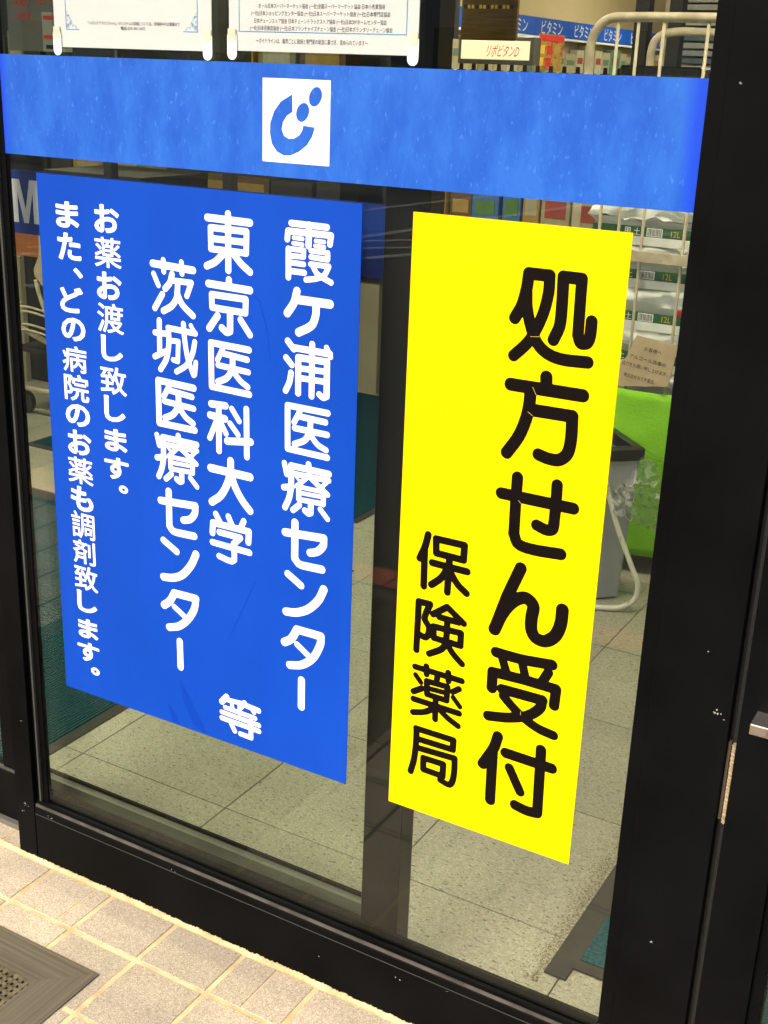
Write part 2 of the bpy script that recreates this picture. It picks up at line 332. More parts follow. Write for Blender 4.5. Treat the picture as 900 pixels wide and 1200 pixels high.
GLYPHS = r'''{"Y":[["処",[[145,1,[[1551,1195],[1636,1025],[1686,799],[1701,610]]],[141,0,[[1701,610],[1984,608]]],[139,1,[[1984,608],[1988,811],[1943,1067],[1853,1315],[1756,1488],[1571,1684]]],[143,1,[[1690,846],[1711,1048],[1793,1307],[1893,1486],[2039,1594],[2247,1641],[2588,1630]]],[143,1,[[2104,1406],[2172,1219],[2180,944],[2169,603]]],[139,0,[[2169,603],[2415,602]]],[137,0,[[2415,602],[2418,854],[2427,1303]]],[140,1,[[2427,1303],[2474,1397],[2556,1386],[2588,1297],[2591,1110]]]]],["方",[[152,0,[[2050,1899],[2061,2027]]],[156,0,[[1559,2069],[2565,2065]]],[154,1,[[1847,2110],[1844,2292],[1813,2497],[1727,2749],[1573,3002]]],[155,0,[[1867,2363],[2449,2357]]],[151,1,[[2449,2357],[2460,2653],[2428,2859],[2317,2967],[2161,2975],[2027,2946]]]]],["せ",[[149,0,[[1538,3583],[2578,3588]]],[147,0,[[1756,3316],[1757,3697],[1765,4123]]],[150,1,[[1765,4123],[1837,4251],[2041,4285],[2460,4261]]],[143,0,[[2327,3312],[2332,3630],[2328,3840]]],[146,1,[[2328,3840],[2312,3935],[2229,3964],[2086,3928]]]]],["ん",[[158,0,[[1906,4596],[1735,5066],[1581,5601]]],[166,1,[[1581,5601],[1696,5301],[1849,5093],[2010,5012],[2131,5096],[2123,5265],[2131,5450],[2203,5562],[2352,5575],[2488,5457],[2552,5264],[2559,5051]]]]],["受",[[145,1,[[1630,5945],[2039,5946],[2482,5903]]],[121,0,[[1730,6004],[1813,6214]]],[119,0,[[2032,5977],[2108,6216]]],[129,0,[[2438,6034],[2360,6200]]],[147,0,[[1604,6521],[1601,6265]]],[145,0,[[1601,6265],[2064,6248],[2568,6254]]],[140,0,[[2573,6262],[2564,6512]]],[146,0,[[1767,6492],[2384,6483]]],[141,1,[[2384,6483],[2358,6618],[2183,6790],[1886,6913],[1578,6978]]],[131,1,[[1794,6593],[1949,6724],[2111,6833],[2347,6937],[2595,6976]]]]],["付",[[148,1,[[1757,7260],[1704,7472],[1547,7788]]],[150,0,[[1693,7516],[1707,8346]]],[149,0,[[1896,7490],[2615,7503]]],[133,0,[[1972,7711],[2167,8047]]],[144,0,[[2433,7262],[2445,7734],[2459,8286]]],[148,1,[[2451,8305],[2290,8320],[2107,8291]]]]],["保",[[92,1,[[461,4425],[419,4617],[343,4809]]],[92,0,[[415,4635],[429,5222]]],[91,0,[[590,4457],[1038,4456],[1036,4679],[602,4671],[590,4457]]],[92,0,[[547,4832],[1103,4839]]],[91,0,[[816,4691],[811,5225]]],[91,1,[[798,4851],[708,5022],[551,5171]]],[91,1,[[828,4888],[965,5064],[1112,5168]]]]],["険",[[88,0,[[362,5481],[360,6259]]],[88,0,[[362,5481],[549,5479]]],[86,1,[[549,5479],[472,5724],[551,5849],[538,5971],[494,6020],[417,6004]]],[87,0,[[604,5621],[825,5453]]],[86,0,[[825,5453],[1101,5640]]],[86,0,[[707,5641],[1019,5644]]],[86,0,[[623,5811],[1066,5802],[1069,5999],[633,5991],[623,5811]]],[86,1,[[839,5682],[836,5954],[790,6113],[573,6265]]],[86,1,[[839,6008],[959,6157],[1111,6279]]]]],["薬",[[82,0,[[354,6537],[1127,6550]]],[81,0,[[542,6478],[549,6607]]],[81,0,[[904,6480],[912,6613]]],[71,0,[[370,6668],[461,6764]]],[83,0,[[345,6950],[486,6857]]],[80,0,[[1090,6691],[992,6767]]],[70,0,[[1007,6856],[1120,6972]]],[81,0,[[736,6562],[722,6650]]],[82,0,[[560,6716],[904,6709],[899,6936],[572,6930],[560,6716]]],[71,0,[[566,6828],[901,6816]]],[84,0,[[352,7073],[1115,7086]]],[82,0,[[721,6961],[730,7301]]],[83,1,[[720,7113],[553,7231],[353,7299]]],[82,1,[[736,7070],[915,7205],[1109,7296]]]]],["局",[[88,0,[[424,7552],[1053,7553],[1050,7714],[443,7722]]],[88,1,[[430,7550],[432,7823],[412,8087],[363,8312]]],[89,0,[[446,7874],[1090,7850]]],[86,1,[[1090,7850],[1097,8073],[1073,8257],[1020,8325],[873,8297]]],[89,0,[[571,8014],[909,8009],[907,8216],[576,8210],[571,8014]]]]]],"B":[["霞",[[86,0,[[4786,345],[5378,351]]],[88,0,[[4721,570],[4733,456]]],[87,0,[[4733,456],[5446,456]]],[85,0,[[5446,456],[5430,577]]],[96,0,[[5085,347],[5079,627]]],[56,0,[[4830,541],[4979,545]]],[56,0,[[4823,617],[4980,623]]],[55,0,[[5196,550],[5337,555]]],[55,0,[[5188,619],[5338,625]]],[88,0,[[4742,706],[4746,1100]]],[70,0,[[4742,702],[5004,699]]],[70,0,[[5004,699],[5002,783]]],[70,0,[[4743,798],[5002,791]]],[74,0,[[4744,888],[5003,893]]],[81,0,[[4745,1008],[5015,1008]]],[69,0,[[5118,693],[5400,696]]],[72,0,[[5400,696],[5402,782]]],[72,0,[[5120,779],[5398,790]]],[72,0,[[5117,877],[5419,881]]],[78,1,[[5419,881],[5347,1007],[5216,1068],[5045,1103]]],[79,1,[[5156,901],[5234,1003],[5461,1097]]]]],["ケ",[[116,1,[[4894,1280],[4847,1447],[4732,1611]]],[118,0,[[4915,1398],[5450,1399]]],[116,1,[[5223,1434],[5217,1580],[5152,1734],[4931,1864]]]]],["浦",[[95,0,[[4746,2014],[4850,2116]]],[94,0,[[4866,2097],[5467,2104]]],[81,0,[[5408,2022],[5478,2144]]],[93,0,[[5167,2006],[5167,2765]]],[91,0,[[4719,2260],[4819,2354]]],[91,1,[[4807,2474],[4782,2613],[4714,2752]]],[96,0,[[4934,2756],[4930,2230],[5422,2225],[5424,2729]]],[89,1,[[5424,2729],[5367,2755],[5298,2719]]],[84,0,[[4948,2386],[5397,2370]]],[84,0,[[4950,2528],[5400,2519]]]]],["医",[[93,0,[[4756,2968],[5449,2974]]],[93,0,[[4752,2969],[4759,3630],[5455,3642]]],[85,0,[[4968,3028],[4870,3208]]],[89,0,[[4979,3103],[5414,3116]]],[90,0,[[4881,3293],[5447,3298]]],[91,0,[[5158,3133],[5151,3307]]],[93,1,[[5151,3307],[5064,3444],[4884,3537]]],[86,1,[[5152,3341],[5284,3474],[5433,3533]]]]],["療",[[87,0,[[4704,3865],[4747,4032]]],[96,0,[[4827,3883],[5491,3889]]],[93,0,[[5134,3807],[5142,3885]]],[96,1,[[4827,3883],[4827,4214],[4792,4402],[4721,4563]]],[96,0,[[4697,4249],[4841,4212]]],[80,0,[[4880,3998],[5493,3990]]],[76,0,[[5153,3972],[4933,4184]]],[80,0,[[5154,3998],[5478,4212]]],[63,0,[[5483,3996],[5357,4130]]],[42,0,[[4921,4043],[5014,4132]]],[66,0,[[4964,4187],[5408,4184]]],[61,0,[[4976,4280],[5400,4266]]],[77,0,[[4967,4388],[5402,4371]]],[85,0,[[4964,4187],[4967,4376]]],[83,0,[[5408,4179],[5402,4376]]],[92,0,[[4978,4476],[4866,4578]]],[96,0,[[5185,4412],[5184,4557]]],[96,1,[[5184,4557],[5143,4574],[5082,4542]]],[83,0,[[5354,4467],[5483,4592]]]]],["セ",[[123,0,[[4729,4966],[5424,4913]]],[118,1,[[5424,4913],[5417,5034],[5317,5149],[5185,5201]]],[121,0,[[4906,4771],[4907,5355]]],[122,1,[[4907,5355],[4992,5429],[5179,5432],[5401,5422]]]]],["ン",[[116,0,[[4784,5639],[5028,5775]]],[129,1,[[5443,5739],[5354,5935],[5170,6134],[4961,6246],[4759,6283]]]]],["タ",[[131,1,[[4965,6536],[4861,6722],[4732,6816]]],[131,0,[[4965,6536],[5408,6534]]],[127,1,[[5408,6534],[5401,6672],[5269,6944],[5059,7122],[4834,7190]]],[99,0,[[4969,6791],[5206,6942]]]]],["ー",[[124,0,[[5063,7391],[5064,7863]]]]],["東",[[103,0,[[3319,393],[4079,404]]],[101,0,[[3692,313],[3691,1116]]],[92,0,[[3375,530],[4019,532],[4012,838],[3378,835],[3375,530]]],[93,0,[[3397,686],[4009,685]]],[103,1,[[3601,887],[3454,1017],[3297,1091]]],[102,1,[[3785,869],[3927,1001],[4078,1099]]]]],["京",[[106,0,[[3324,1347],[4077,1364]]],[104,0,[[3700,1255],[3699,1338]]],[95,0,[[3380,1500],[4002,1502],[3995,1703],[3386,1693],[3380,1500]]],[106,0,[[3717,1703],[3714,2008]]],[106,1,[[3714,2008],[3651,2030],[3563,1977]]],[107,0,[[3485,1808],[3330,2010]]],[97,0,[[3906,1814],[4076,2015]]]]],["医",[[97,0,[[3363,2227],[4055,2243]]],[97,0,[[3356,2227],[3359,2901],[4060,2915]]],[84,0,[[3574,2293],[3477,2471]]],[89,0,[[3584,2360],[4023,2393]]],[86,0,[[3486,2551],[4044,2579]]],[96,0,[[3757,2396],[3755,2596]]],[96,1,[[3755,2587],[3644,2726],[3483,2808]]],[89,1,[[3761,2603],[3897,2731],[4033,2806]]]]],["科",[[107,0,[[3348,3174],[3618,3162]]],[99,0,[[3489,3165],[3486,3898]]],[109,0,[[3324,3354],[3605,3369]]],[91,0,[[3476,3364],[3311,3719]]],[88,0,[[3518,3429],[3624,3600]]],[86,0,[[3735,3187],[3872,3360]]],[87,0,[[3701,3425],[3850,3579]]],[111,0,[[3645,3714],[4083,3650]]],[97,0,[[4007,3151],[4013,3901]]]]],["大",[[123,0,[[3321,4206],[4071,4212]]],[120,0,[[3707,4022],[3705,4206]]],[121,1,[[3705,4188],[3649,4384],[3515,4616],[3335,4762]]],[121,1,[[3705,4225],[3801,4446],[3930,4625],[4070,4760]]]]],["学",[[100,0,[[3410,4950],[3487,5067]]],[99,0,[[3655,4942],[3720,5064]]],[97,0,[[3951,4954],[3895,5074]]],[105,0,[[3338,5282],[3352,5106],[4048,5107],[4037,5289]]],[100,0,[[3474,5242],[3884,5247],[3750,5383]]],[101,0,[[3336,5441],[4058,5456]]],[100,0,[[3761,5399],[3766,5639]]],[100,1,[[3766,5639],[3704,5683],[3468,5650]]]]],["茨",[[107,0,[[2271,1160],[3041,1185]]],[86,0,[[2478,1092],[2484,1261]]],[84,0,[[2823,1090],[2832,1257]]],[82,0,[[2284,1313],[2371,1479]]],[95,0,[[2444,1608],[2291,1834]]],[97,1,[[2640,1287],[2593,1419],[2502,1515]]],[86,0,[[2659,1378],[3005,1374],[2914,1579]]],[97,1,[[2745,1420],[2718,1628],[2626,1759],[2458,1858]]],[97,1,[[2730,1558],[2824,1718],[3026,1865]]]]],["城",[[92,0,[[2370,2017],[2362,2514]]],[88,0,[[2278,2214],[2547,2205]]],[90,0,[[2264,2591],[2516,2466]]],[88,0,[[2538,2110],[3064,2128]]],[91,1,[[2545,2109],[2546,2364],[2489,2603],[2371,2778]]],[80,0,[[2566,2300],[2732,2295],[2713,2607],[2624,2593]]],[86,1,[[2838,2010],[2855,2234],[2913,2543],[3017,2776]]],[79,0,[[3065,2574],[3039,2763]]],[86,1,[[3050,2260],[3003,2442],[2889,2635],[2686,2771]]],[70,0,[[2980,2018],[3064,2137]]]]],["医",[[103,0,[[2319,2962],[3013,2982]]],[103,0,[[2315,2962],[2314,3652],[3020,3651]]],[89,0,[[2533,3020],[2425,3200]]],[90,0,[[2542,3091],[2976,3126]]],[91,0,[[2434,3281],[3006,3307]]],[102,0,[[2709,3128],[2715,3327]]],[102,1,[[2715,3318],[2598,3466],[2437,3548]]],[94,1,[[2726,3344],[2846,3470],[2989,3546]]]]],["療",[[88,0,[[2257,3856],[2301,4021]]],[97,0,[[2381,3874],[3052,3880]]],[94,0,[[2691,3799],[2699,3876]]],[97,1,[[2381,3874],[2381,4200],[2346,4385],[2274,4543]]],[97,0,[[2250,4234],[2395,4198]]],[81,0,[[2435,3987],[3054,3979]]],[77,0,[[2711,3961],[2488,4170]]],[81,0,[[2712,3987],[3039,4198]]],[64,0,[[3044,3985],[2917,4117]]],[42,0,[[2476,4031],[2570,4119]]],[67,0,[[2520,4173],[2968,4170]]],[62,0,[[2532,4265],[2960,4251]]],[78,0,[[2523,4371],[2962,4354]]],[86,0,[[2520,4173],[2523,4359]]],[84,0,[[2968,4165],[2962,4359]]],[93,0,[[2534,4458],[2421,4558]]],[97,0,[[2743,4395],[2742,4538]]],[97,1,[[2742,4538],[2700,4554],[2639,4523]]],[84,0,[[2914,4449],[3044,4572]]]]],["セ",[[119,0,[[2298,4951],[3005,4901]]],[116,1,[[3005,4901],[2991,5029],[2897,5146],[2757,5195]]],[117,0,[[2468,4761],[2466,5356]]],[119,1,[[2466,5356],[2541,5428],[2751,5431],[2971,5421]]]]],["ン",[[114,0,[[2334,5632],[2602,5771]]],[129,1,[[2999,5729],[2902,5930],[2709,6156],[2517,6253],[2313,6288]]]]],["タ",[[130,1,[[2533,6524],[2432,6693],[2308,6797]]],[130,0,[[2533,6524],[2983,6513]]],[127,1,[[2983,6513],[2944,6706],[2809,6926],[2613,7102],[2405,7178]]],[99,0,[[2526,6772],[2762,6907]]]]],["ー",[[122,0,[[2625,7381],[2629,7856]]]]],["等",[[104,0,[[3589,8127],[3487,8250]]],[81,0,[[3605,8182],[3899,8158]]],[88,0,[[3953,8130],[3883,8236]]],[97,0,[[3991,8174],[4234,8191]]],[71,0,[[3682,8198],[3705,8290]]],[80,0,[[3556,8336],[4166,8352]]],[81,0,[[3484,8443],[4242,8459]]],[88,0,[[3483,8556],[4242,8568]]],[79,0,[[3853,8160],[3852,8358]]],[88,0,[[4079,8429],[4082,8743],[3865,8736]]],[90,0,[[3679,8612],[3748,8719]]],[74,0,[[4082,8188],[4143,8254]]]]]],"S":[["お",1135,1635,366,793],["薬",1110,1650,859,1324],["お",1127,1637,1388,1821],["渡",1112,1653,1874,2345],["し",1165,1612,2385,2802],["致",1117,1667,2885,3340],["し",1173,1618,3370,3797],["ま",1153,1630,3915,4299],["す",1126,1644,4398,4781],["。",1418,1614,4856,4994],["ま",337,819,382,789],["た",342,831,861,1289],["、",651,846,1394,1553],["ど",330,826,1705,2123],["の",328,844,2199,2580],["病",315,841,2663,3093],["院",320,857,3129,3579],["の",320,855,3629,4008],["お",334,856,4076,4499],["薬",305,859,4547,5013],["も",333,835,5057,5498],["調",317,839,5518,5998],["剤",321,825,6032,6472],["致",318,852,6506,6961],["し",352,808,6984,7389],["ま",342,803,7516,7890],["す",301,809,7970,8345],["。",592,796,8422,8572]],"L":[[[-9776,14483],[-9770,14374],[-9768,14261],[-9856,14210],[-9921,14125],[-9943,14024],[-9900,13941],[-9825,13908],[-9732,13917],[-9649,13965],[-9603,14031],[-9590,14090],[-9402,14077],[-9446,13958],[-9526,13843],[-9650,13754],[-9790,13693],[-9907,13686],[-10022,13732],[-10103,13829],[-10137,13958],[-10133,14100],[-10072,14251],[-9961,14385]],[[-9504,14246],[-9517,14215],[-9536,14187],[-9559,14164],[-9585,14148],[-9612,14139],[-9639,14139],[-9663,14147],[-9684,14163],[-9698,14186],[-9706,14214],[-9707,14245],[-9701,14277],[-9688,14308],[-9669,14336],[-9646,14358],[-9620,14374],[-9592,14383],[-9566,14383],[-9542,14375],[-9522,14359],[-9507,14336],[-9499,14309],[-9498,14278]],[[-9304,14453],[-9317,14422],[-9336,14394],[-9358,14371],[-9384,14354],[-9411,14345],[-9438,14345],[-9462,14353],[-9481,14370],[-9496,14393],[-9503,14421],[-9504,14452],[-9498,14485],[-9485,14516],[-9466,14544],[-9443,14567],[-9417,14584],[-9390,14592],[-9364,14592],[-9341,14584],[-9321,14568],[-9307,14545],[-9299,14517],[-9298,14486]]]}'''
GL = json.loads(GLYPHS)
# ================================================================ SETTING: ground outside
struct(obj('ground', bx((-60, -60, -.30), (60, -1.66, -.012)), M_ASPH))
pav = struct(obj('pavement', bx((-5, -.335, -.12), (2.5, .06, -.0012)), M_GROUT))
obj('dirty_joints', bx((-5, -1.53, -.12), (2.5, -.3352, -.0016)), mat('dark dirty grout', (.07, .055, .04), .95, .2, scale=30), pav)
P = .1513; GX = -1.2005; g = .0082; ROWS = [(-.0215, -.1285)] + [(-.1365 - P * k, -.1365 - P * (k + 1) + .0082) for k in range(9)]
def tile_mesh(w_, d_, seed, chip=False):
    rnd = random.Random(seed); bm = bmesh.new(); box(bm, (-w_ / 2, -d_ / 2, -.010), (w_ / 2, d_ / 2, 0), .0016); me = bpy.data.meshes.new('tile'); bm.to_mesh(me); bm.free(); me.materials.append(M_TILE); return me
tm = {}
def put_tile(x0, x1, y0, y1, par, k):
    w_, d_ = round(x1 - x0, 4), round(abs(y1 - y0), 4)
    if (w_, d_) not in tm: tm[(w_, d_)] = tile_mesh(w_, d_, k)
    o = bpy.data.objects.new('tile', tm[(w_, d_)]); C.objects.link(o); o.parent = par
    o.location = ((x0 + x1) / 2, (y0 + y1) / 2, random.uniform(-.0006, .0006)); o.rotation_euler = (random.uniform(-.003, .003), random.uniform(-.003, .003), 0); return o
far = bmesh.new()
for i in range(-21, 24):
    x0 = GX + i * P + g / 2; x1 = x0 + P - g
    for r, (ya, yb) in enumerate(ROWS):
        if yb < -1.53: continue
        if -8 <= i <= 6:
            if r == 0 and i in (-2, 1):      # cut tiles: a thin joint through them
                xm = x0 + (.107 if i == -2 else .066); put_tile(x0, xm - .0008, ya, yb, pav, r); put_tile(xm + .0008, x1, ya, yb, pav, r)
            else: put_tile(x0, x1, ya, yb, pav, r)
        else: box(far, (x0, yb, -.01), (x1, ya, 0))
    if x1 < -1.61: box(far, (x0, -.0217, -.01), (x1, .04, -.0005))
box(far, (-1.654, -.0217, -.01), (-1.6, .04, -.0005)); ft = obj('distant_tiles', far, M_TILE, pav); ft['kind'] = 'stuff'
kerb = struct(obj('kerb', bx((-5, -1.66, -.12), (2.5, -1.532, -.008)), M_GROUT))
for i in range(36):
    x0 = -5 + i * .208
    obj('brick', bx((x0 + .004, -1.655, -.01), (x0 + .204, -1.536, .001), .002), M_BRICKR, kerb)
# crusty mortar bead squeezed out along the foot of the door
bm = bmesh.new(); prev = None
for i in range(900):
    x = -1.66 + i * .0022
    wv = .0055 + .0013 * math.sin(i * .11) + random.uniform(-.0016, .0016); hh = .0035 + .003 * random.random() ** 2 + .002 * max(0, math.sin(i * .037 + 2)) + .0015 * max(0, math.sin(i * .31))
    yb = -.0136; rr = [(x, yb - wv, -.003), (x, yb - wv * .85, .0008), (x, yb - wv * .35, .0012 + hh * .4), (x, yb - .0004, .0005 + hh), (x, yb + .004, hh * .8)]
    cur = [bm.verts.new(q) for q in rr]
    if prev:
        for a, b, c, d in zip(prev, cur, cur[1:], prev[1:]): bm.faces.new((a, b, c, d))
    prev = cur
bmesh.ops.recalc_face_normals(bm, faces=bm.faces[:])
o = obj('mortar_bead', bm, M_GROUT, pav); o['label'] = 'crusty cream mortar squeezed out along the door foot'
for f in o.data.polygons: f.use_smooth = True
def stripe(a, b, wd):
    a = Vector((*a, 0)); b = Vector((*b, 0)); d = (b - a).normalized(); n_ = Vector((-d.y, d.x, 0)) * wd / 2; a -= d * 3; b += d * 4
    return prism(bmesh.new(), [(*(a - n_)[:2], -.012), (*(a + n_)[:2], -.012), (*(b + n_)[:2], -.012), (*(b - n_)[:2], -.012)], (0, 0, .004))
for a, b, wd in (((-7.30, -10.8), (-7.19, -12.2), .10), ((-6.07, -8.75), (-6.0, -9.65), .12), ((-5.93, -8.45), (-5.40, -9.15), .09), ((-5.69, -8.0), (-5.1, -8.75), .09), ((-5.33, -7.5), (-5.0, -8.4), .12)):
    o = struct(obj('road_marking', stripe(a, b, wd), M_PAINT)); o['label'] = 'white painted parking line on the dark asphalt'
# across the parking lot: hedge and a low building (seen only as reflections)
hb = bmesh.new(); rnd = random.Random(3)
for i in range(2600):
    c = Vector((rnd.uniform(-32, 14), rnd.uniform(-24.6, -23.2), rnd.uniform(0, 1.5 + .25 * math.sin(i)))); s_ = rnd.uniform(.07, .16); q = Matrix.Rotation(rnd.uniform(0, 6.28), 3, Vector((rnd.random() - .5, rnd.random() - .5, rnd.random() - .5)).normalized())
    vs = [hb.verts.new(c + q @ Vector(v) * s_) for v in ((-1, 0, 0), (0, -.5, .1), (1, 0, 0), (0, .5, .1))]; hb.faces.new(vs)
hg = obj('hedge', hb, M_LEAF); hg['kind'] = 'stuff'; hg['label'] = 'dark clipped hedge along the far side of the parking lot'
bl = thing('low_building', 'pale low building with a flat roof across the parking lot', 'building', (-9, -32, 0))
obj('wall', bx((-23, -4, -.2), (23, 4, 5)), M_CONC, bl); obj('roof', bx((-23.4, -4.4, 5), (23.4, 4.4, 5.3)), M_GREYD, bl)
for i in range(12):
    wn = obj('window', bx((-21 + i * 3.6, 3.96, 1), (-19 + i * 3.6, 4.06, 2.6)), M_GREYD, bl); obj('pane', bx((-20.9 + i * 3.6, 4.061, 1.1), (-19.1 + i * 3.6, 4.07, 2.5)), GLASS, wn)
# ================================================================ interior shell
fl = struct(obj('floor', bx((-9, .06, -.2), (3.2, 19, -.0025)), M_FJ))
FX, FY, FP = -1.3525, .3265, .3985
ft_me = {}
def ftile(x0, x1, y0, y1):
    k = (round(x1 - x0, 4), round(y1 - y0, 4))
    if k not in ft_me:
        bm = bx((-k[0] / 2, -k[1] / 2, -.002), (k[0] / 2, k[1] / 2, 0)); me = bpy.data.meshes.new('tile'); bm.to_mesh(me); bm.free(); me.materials.append(M_FLOOR); ft_me[k] = me
    o = bpy.data.objects.new('tile', ft_me[k]); C.objects.link(o); o.parent = fl; o.location = ((x0 + x1) / 2, (y0 + y1) / 2, 0)
for i in range(-9, 6):
    for j in range(-1, 10):
        y0 = max(FY + j * FP, .07); ftile(FX + i * FP + .0014, FX + (i + 1) * FP - .0014, y0 + .0014, FY + (j + 1) * FP - .0014)
obj('distant_floor', bx((-9, FY + 10 * FP + .002, -.002), (3.2, 19, 0)), M_FLOOR, fl)
struct(obj('ceiling', bx((-9, .1, 3.05), (3.2, 19, 3.2)), M_CEIL))
for nm, a, b in (('back_wall', (-9, 18, 0), (3.2, 18.2, 3.05)), ('side_wall', (3, .1, 0), (3.2, 18, 3.05)), ('side_wall', (-9, .1, 0), (-8.8, 18, 3.05)), ('partition_wall', (-5.62, 7, 0), (-5.5, 18, 3.05))):
    o = obj(nm, bx(a, b), M_CREAM); tag(o, {'back_wall': 'cream back wall closing the shop behind the shelves', 'partition_wall': 'cream wall rising behind the blue shelf fascia'}.get(nm, 'cream side wall of the shop interior'), 'wall', None if nm != 'side_wall' else 'side walls of the shop')
for i, (x, y) in enumerate([(x, y) for x in (-6.6, -3.6, -.6) for y in (1.3, 4.9, 8.5, 12.1)]):
    t = thing('ceiling_light', 'long fluorescent ceiling light over the shop floor', 'ceiling light', (x, y, 3.0), 0, 'ceiling lights of the shop')
    obj('housing', bx((-.62, -.14, 0), (.62, .14, .05)), M_CEIL, t); obj('diffuser', bx((-.6, -.12, -.02), (.6, .12, 0)), LAMP, t)
# ================================================================ facade: header, canopy, walls
hd = thing('shopfront_header', 'black aluminium header beam above the glass doors', 'beam')
obj('beam', bx((-6, -.02, 2.25), (3, .11, 2.45), .003), FR, hd)
wl = thing('front_wall', 'pale wall above the glass doors with a shallow canopy', 'wall')
obj('wall', bx((-9, .0, 2.452), (3.2, .25, 3.6)), M_CONC, wl)
obj('canopy', bx((-6.5, -1.0, 2.75), (3.1, -.001, 2.95), .01), M_CONC, wl)
obj('wall', bx((-9, 0, 0), (-4.2, .25, 2.45)), M_CONC, wl); obj('wall', bx((.85, 0, 0), (3.2, .25, 2.45)), M_CONC, wl)
# ---------------------------------------------------------------- the front sliding door
FY0 = -.0135
d1 = thing('sliding_door', 'black framed glass door carrying the yellow and blue signs', 'door', (0, 0, 0))
st = obj('stile', bx((-.391, FY0, .0), (-.286, .034, 2.25), .0008), FR, d1); st['label'] = 'wide right stile beside the brush gap'
obj('bead', bx((-.4125, -.0075, .152), (-.3915, .03, 2.2), .0006), FR, st)
st2 = obj('stile', bx((-1.598, FY0, .0), (-1.5515, .008, 2.25), .0008), FR, d1); st2['label'] = 'left stile reaching down to the tiles'
obj('bead', bx((-1.5512, -.0035, .12), (-1.5415, .008, 2.2)), FR, st2); obj('bead', bx((-1.541, -.0075, .12), (-1.537, .008, 2.2)), M_GREYD, st2); obj('bead', bx((-1.5365, -.002, .12), (-1.5235, .0078, 2.2)), FR, st2)
rl = obj('bottom_rail', bx((-1.5505, FY0 + .001, .0015), (-.392, .034, .119), .0008), FR, d1)
obj('rail_groove', bx((-1.549, FY0 + .0004, .103), (-.392, FY0 + .004, .1042)), M_GREYD, rl)
obj('bead', bx((-1.549, -.0110, .1195), (-.392, -.0082, .1250)), mat('dull bronze strip', (.10, .09, .075), .5, .3, c2=(.05, .045, .038), scale=30), rl); obj('bead', bx((-1.549, -.008, .1195), (-.392, -.0012, .1325)), FR, rl)
obj('bead', bx((-1.541, .0062, .1195), (-.392, .03, .130)), FR, rl)
obj('top_rail', bx((-1.5505, FY0 + .001, 2.15), (-.392, .034, 2.2485), .0008), FR, d1)
gp = obj('glass_pane', bx((-1.538, 0.0, .120), (-.402, .006, 2.16)), GLASS, d1)
gp['label'] = 'clear pane behind the vinyl signs'
# scuffs
sc = bmesh.new(); rnd = random.Random(11)
def chips(cx, cz, n, s_, y=FY0 - .0002):
    for _ in range(n):
        x = cx + rnd.gauss(0, s_); z = cz + rnd.gauss(0, s_ * .5); a = rnd.uniform(.0006, .0016); t_ = rnd.uniform(0, 3)
        vs = [sc.verts.new((x + a * math.cos(t_ + k * 2.1) * rnd.uniform(.6, 1.5), y, z + a * math.sin(t_ + k * 2.1))) for k in range(3)]
        f = sc.faces.new(vs); f.normal_update()
        if f.normal.y > 0: f.normal_flip()
for c in ((-.302, .708, 9, .003), (-.293, .702, 3, .001), (-.325, .79, 2, .001), (-1.575, .118, 8, .004), (-1.583, .1, 3, .002), (-1.53 + .02, .11, 4, .004), (-1.21, .108, 3, .003), (-.375, 1.47, 3, .001), (-1.57, .3, 2, .002), (-.345, .33, 3, .003), (-.9, .06, 2, .002), (-.75, .085, 2, .003), (-.66, .10, 2, .002)): chips(*c)
o = obj('scuff', sc, mat('bare metal scuff', (.45, .44, .40), .5), d1); o['kind'] = 'stuff'; o['label'] = 'small bare chips in the black paint'
# gap with brush seal
sl_ = thing('brush_seal', 'grey gasket with a worn beige brush strip in the door gap', 'seal')
obj('gasket', bx((-.2858, .004, .0), (-.2737, .03, 2.25)), M_RIM, sl_)
gk = bmesh.new()
for i in range(900):
    z = .002 + i * .0025
    if .55 < z < .668: continue
    box(gk, (-.2795, -.004, z), (-.2752, .0035, z + .0017))
obj('pile', gk, M_GASK, sl_)
bb = bmesh.new()
for i in range(130):
    z = .551 + i * .0009; dx = rnd.uniform(-.0012, .0012); t_ = rnd.uniform(-.001, .001)
    prism(bb, [(-.2792 + dx * .3, -.009, z), (-.2788 + dx * .3, -.009, z + .0011), (-.2738 + dx, -.011 , z + .0011 + t_), (-.2738 + dx, -.011, z + t_)], (0, .010, 0))
obj('bristles', bb, M_BRUSH, sl_)
b2 = bmesh.new()
for i in range(66):
    z = .552 + i * .00176; box(b2, (-.2852, -.004, z), (-.2815, .0035, z + .0011))
obj('bristles', b2, mat('dusty brown brush', (.13, .10, .065), .95), sl_)
# the door to the right
d2 = thing('hinged_door', 'black framed glass door with a steel handle at the right edge', 'door')
s3 = obj('stile', bx((-.2735, FY0 - .001, .0), (-.207, .034, 2.25), .0008), FR, d2); obj('bead', bx((-.2068, -.0065, .15), (-.190, .03, 2.2), .0006), FR, s3)
obj('stile', bx((.70, FY0 - .001, 0), (.80, .034, 2.25), .0008), FR, d2)
r3 = obj('bottom_rail', bx((-.2065, FY0, .0015), (.6995, .034, .119), .0008), FR, d2); obj('top_rail', bx((-.2065, FY0, 2.15), (.6995, .034, 2.2485)), FR, d2)
obj('glass_pane', bx((-.195, 0, .1195), (.71, .006, 2.16)), GLASS, d2)
hn = bmesh.new(); prism(hn, [(-.2535, -.058, .7215), (-.12, -.058, .7275), (-.12, -.058, .7385), (-.2535, -.058, .7315)], (0, .0425, .0)); 
prism(hn, [(-.2535, -.058, .7316), (-.12, -.058, .7386), (-.12, -.0235, .7636), (-.2495, -.0235, .7596)], (0, .006, .002))
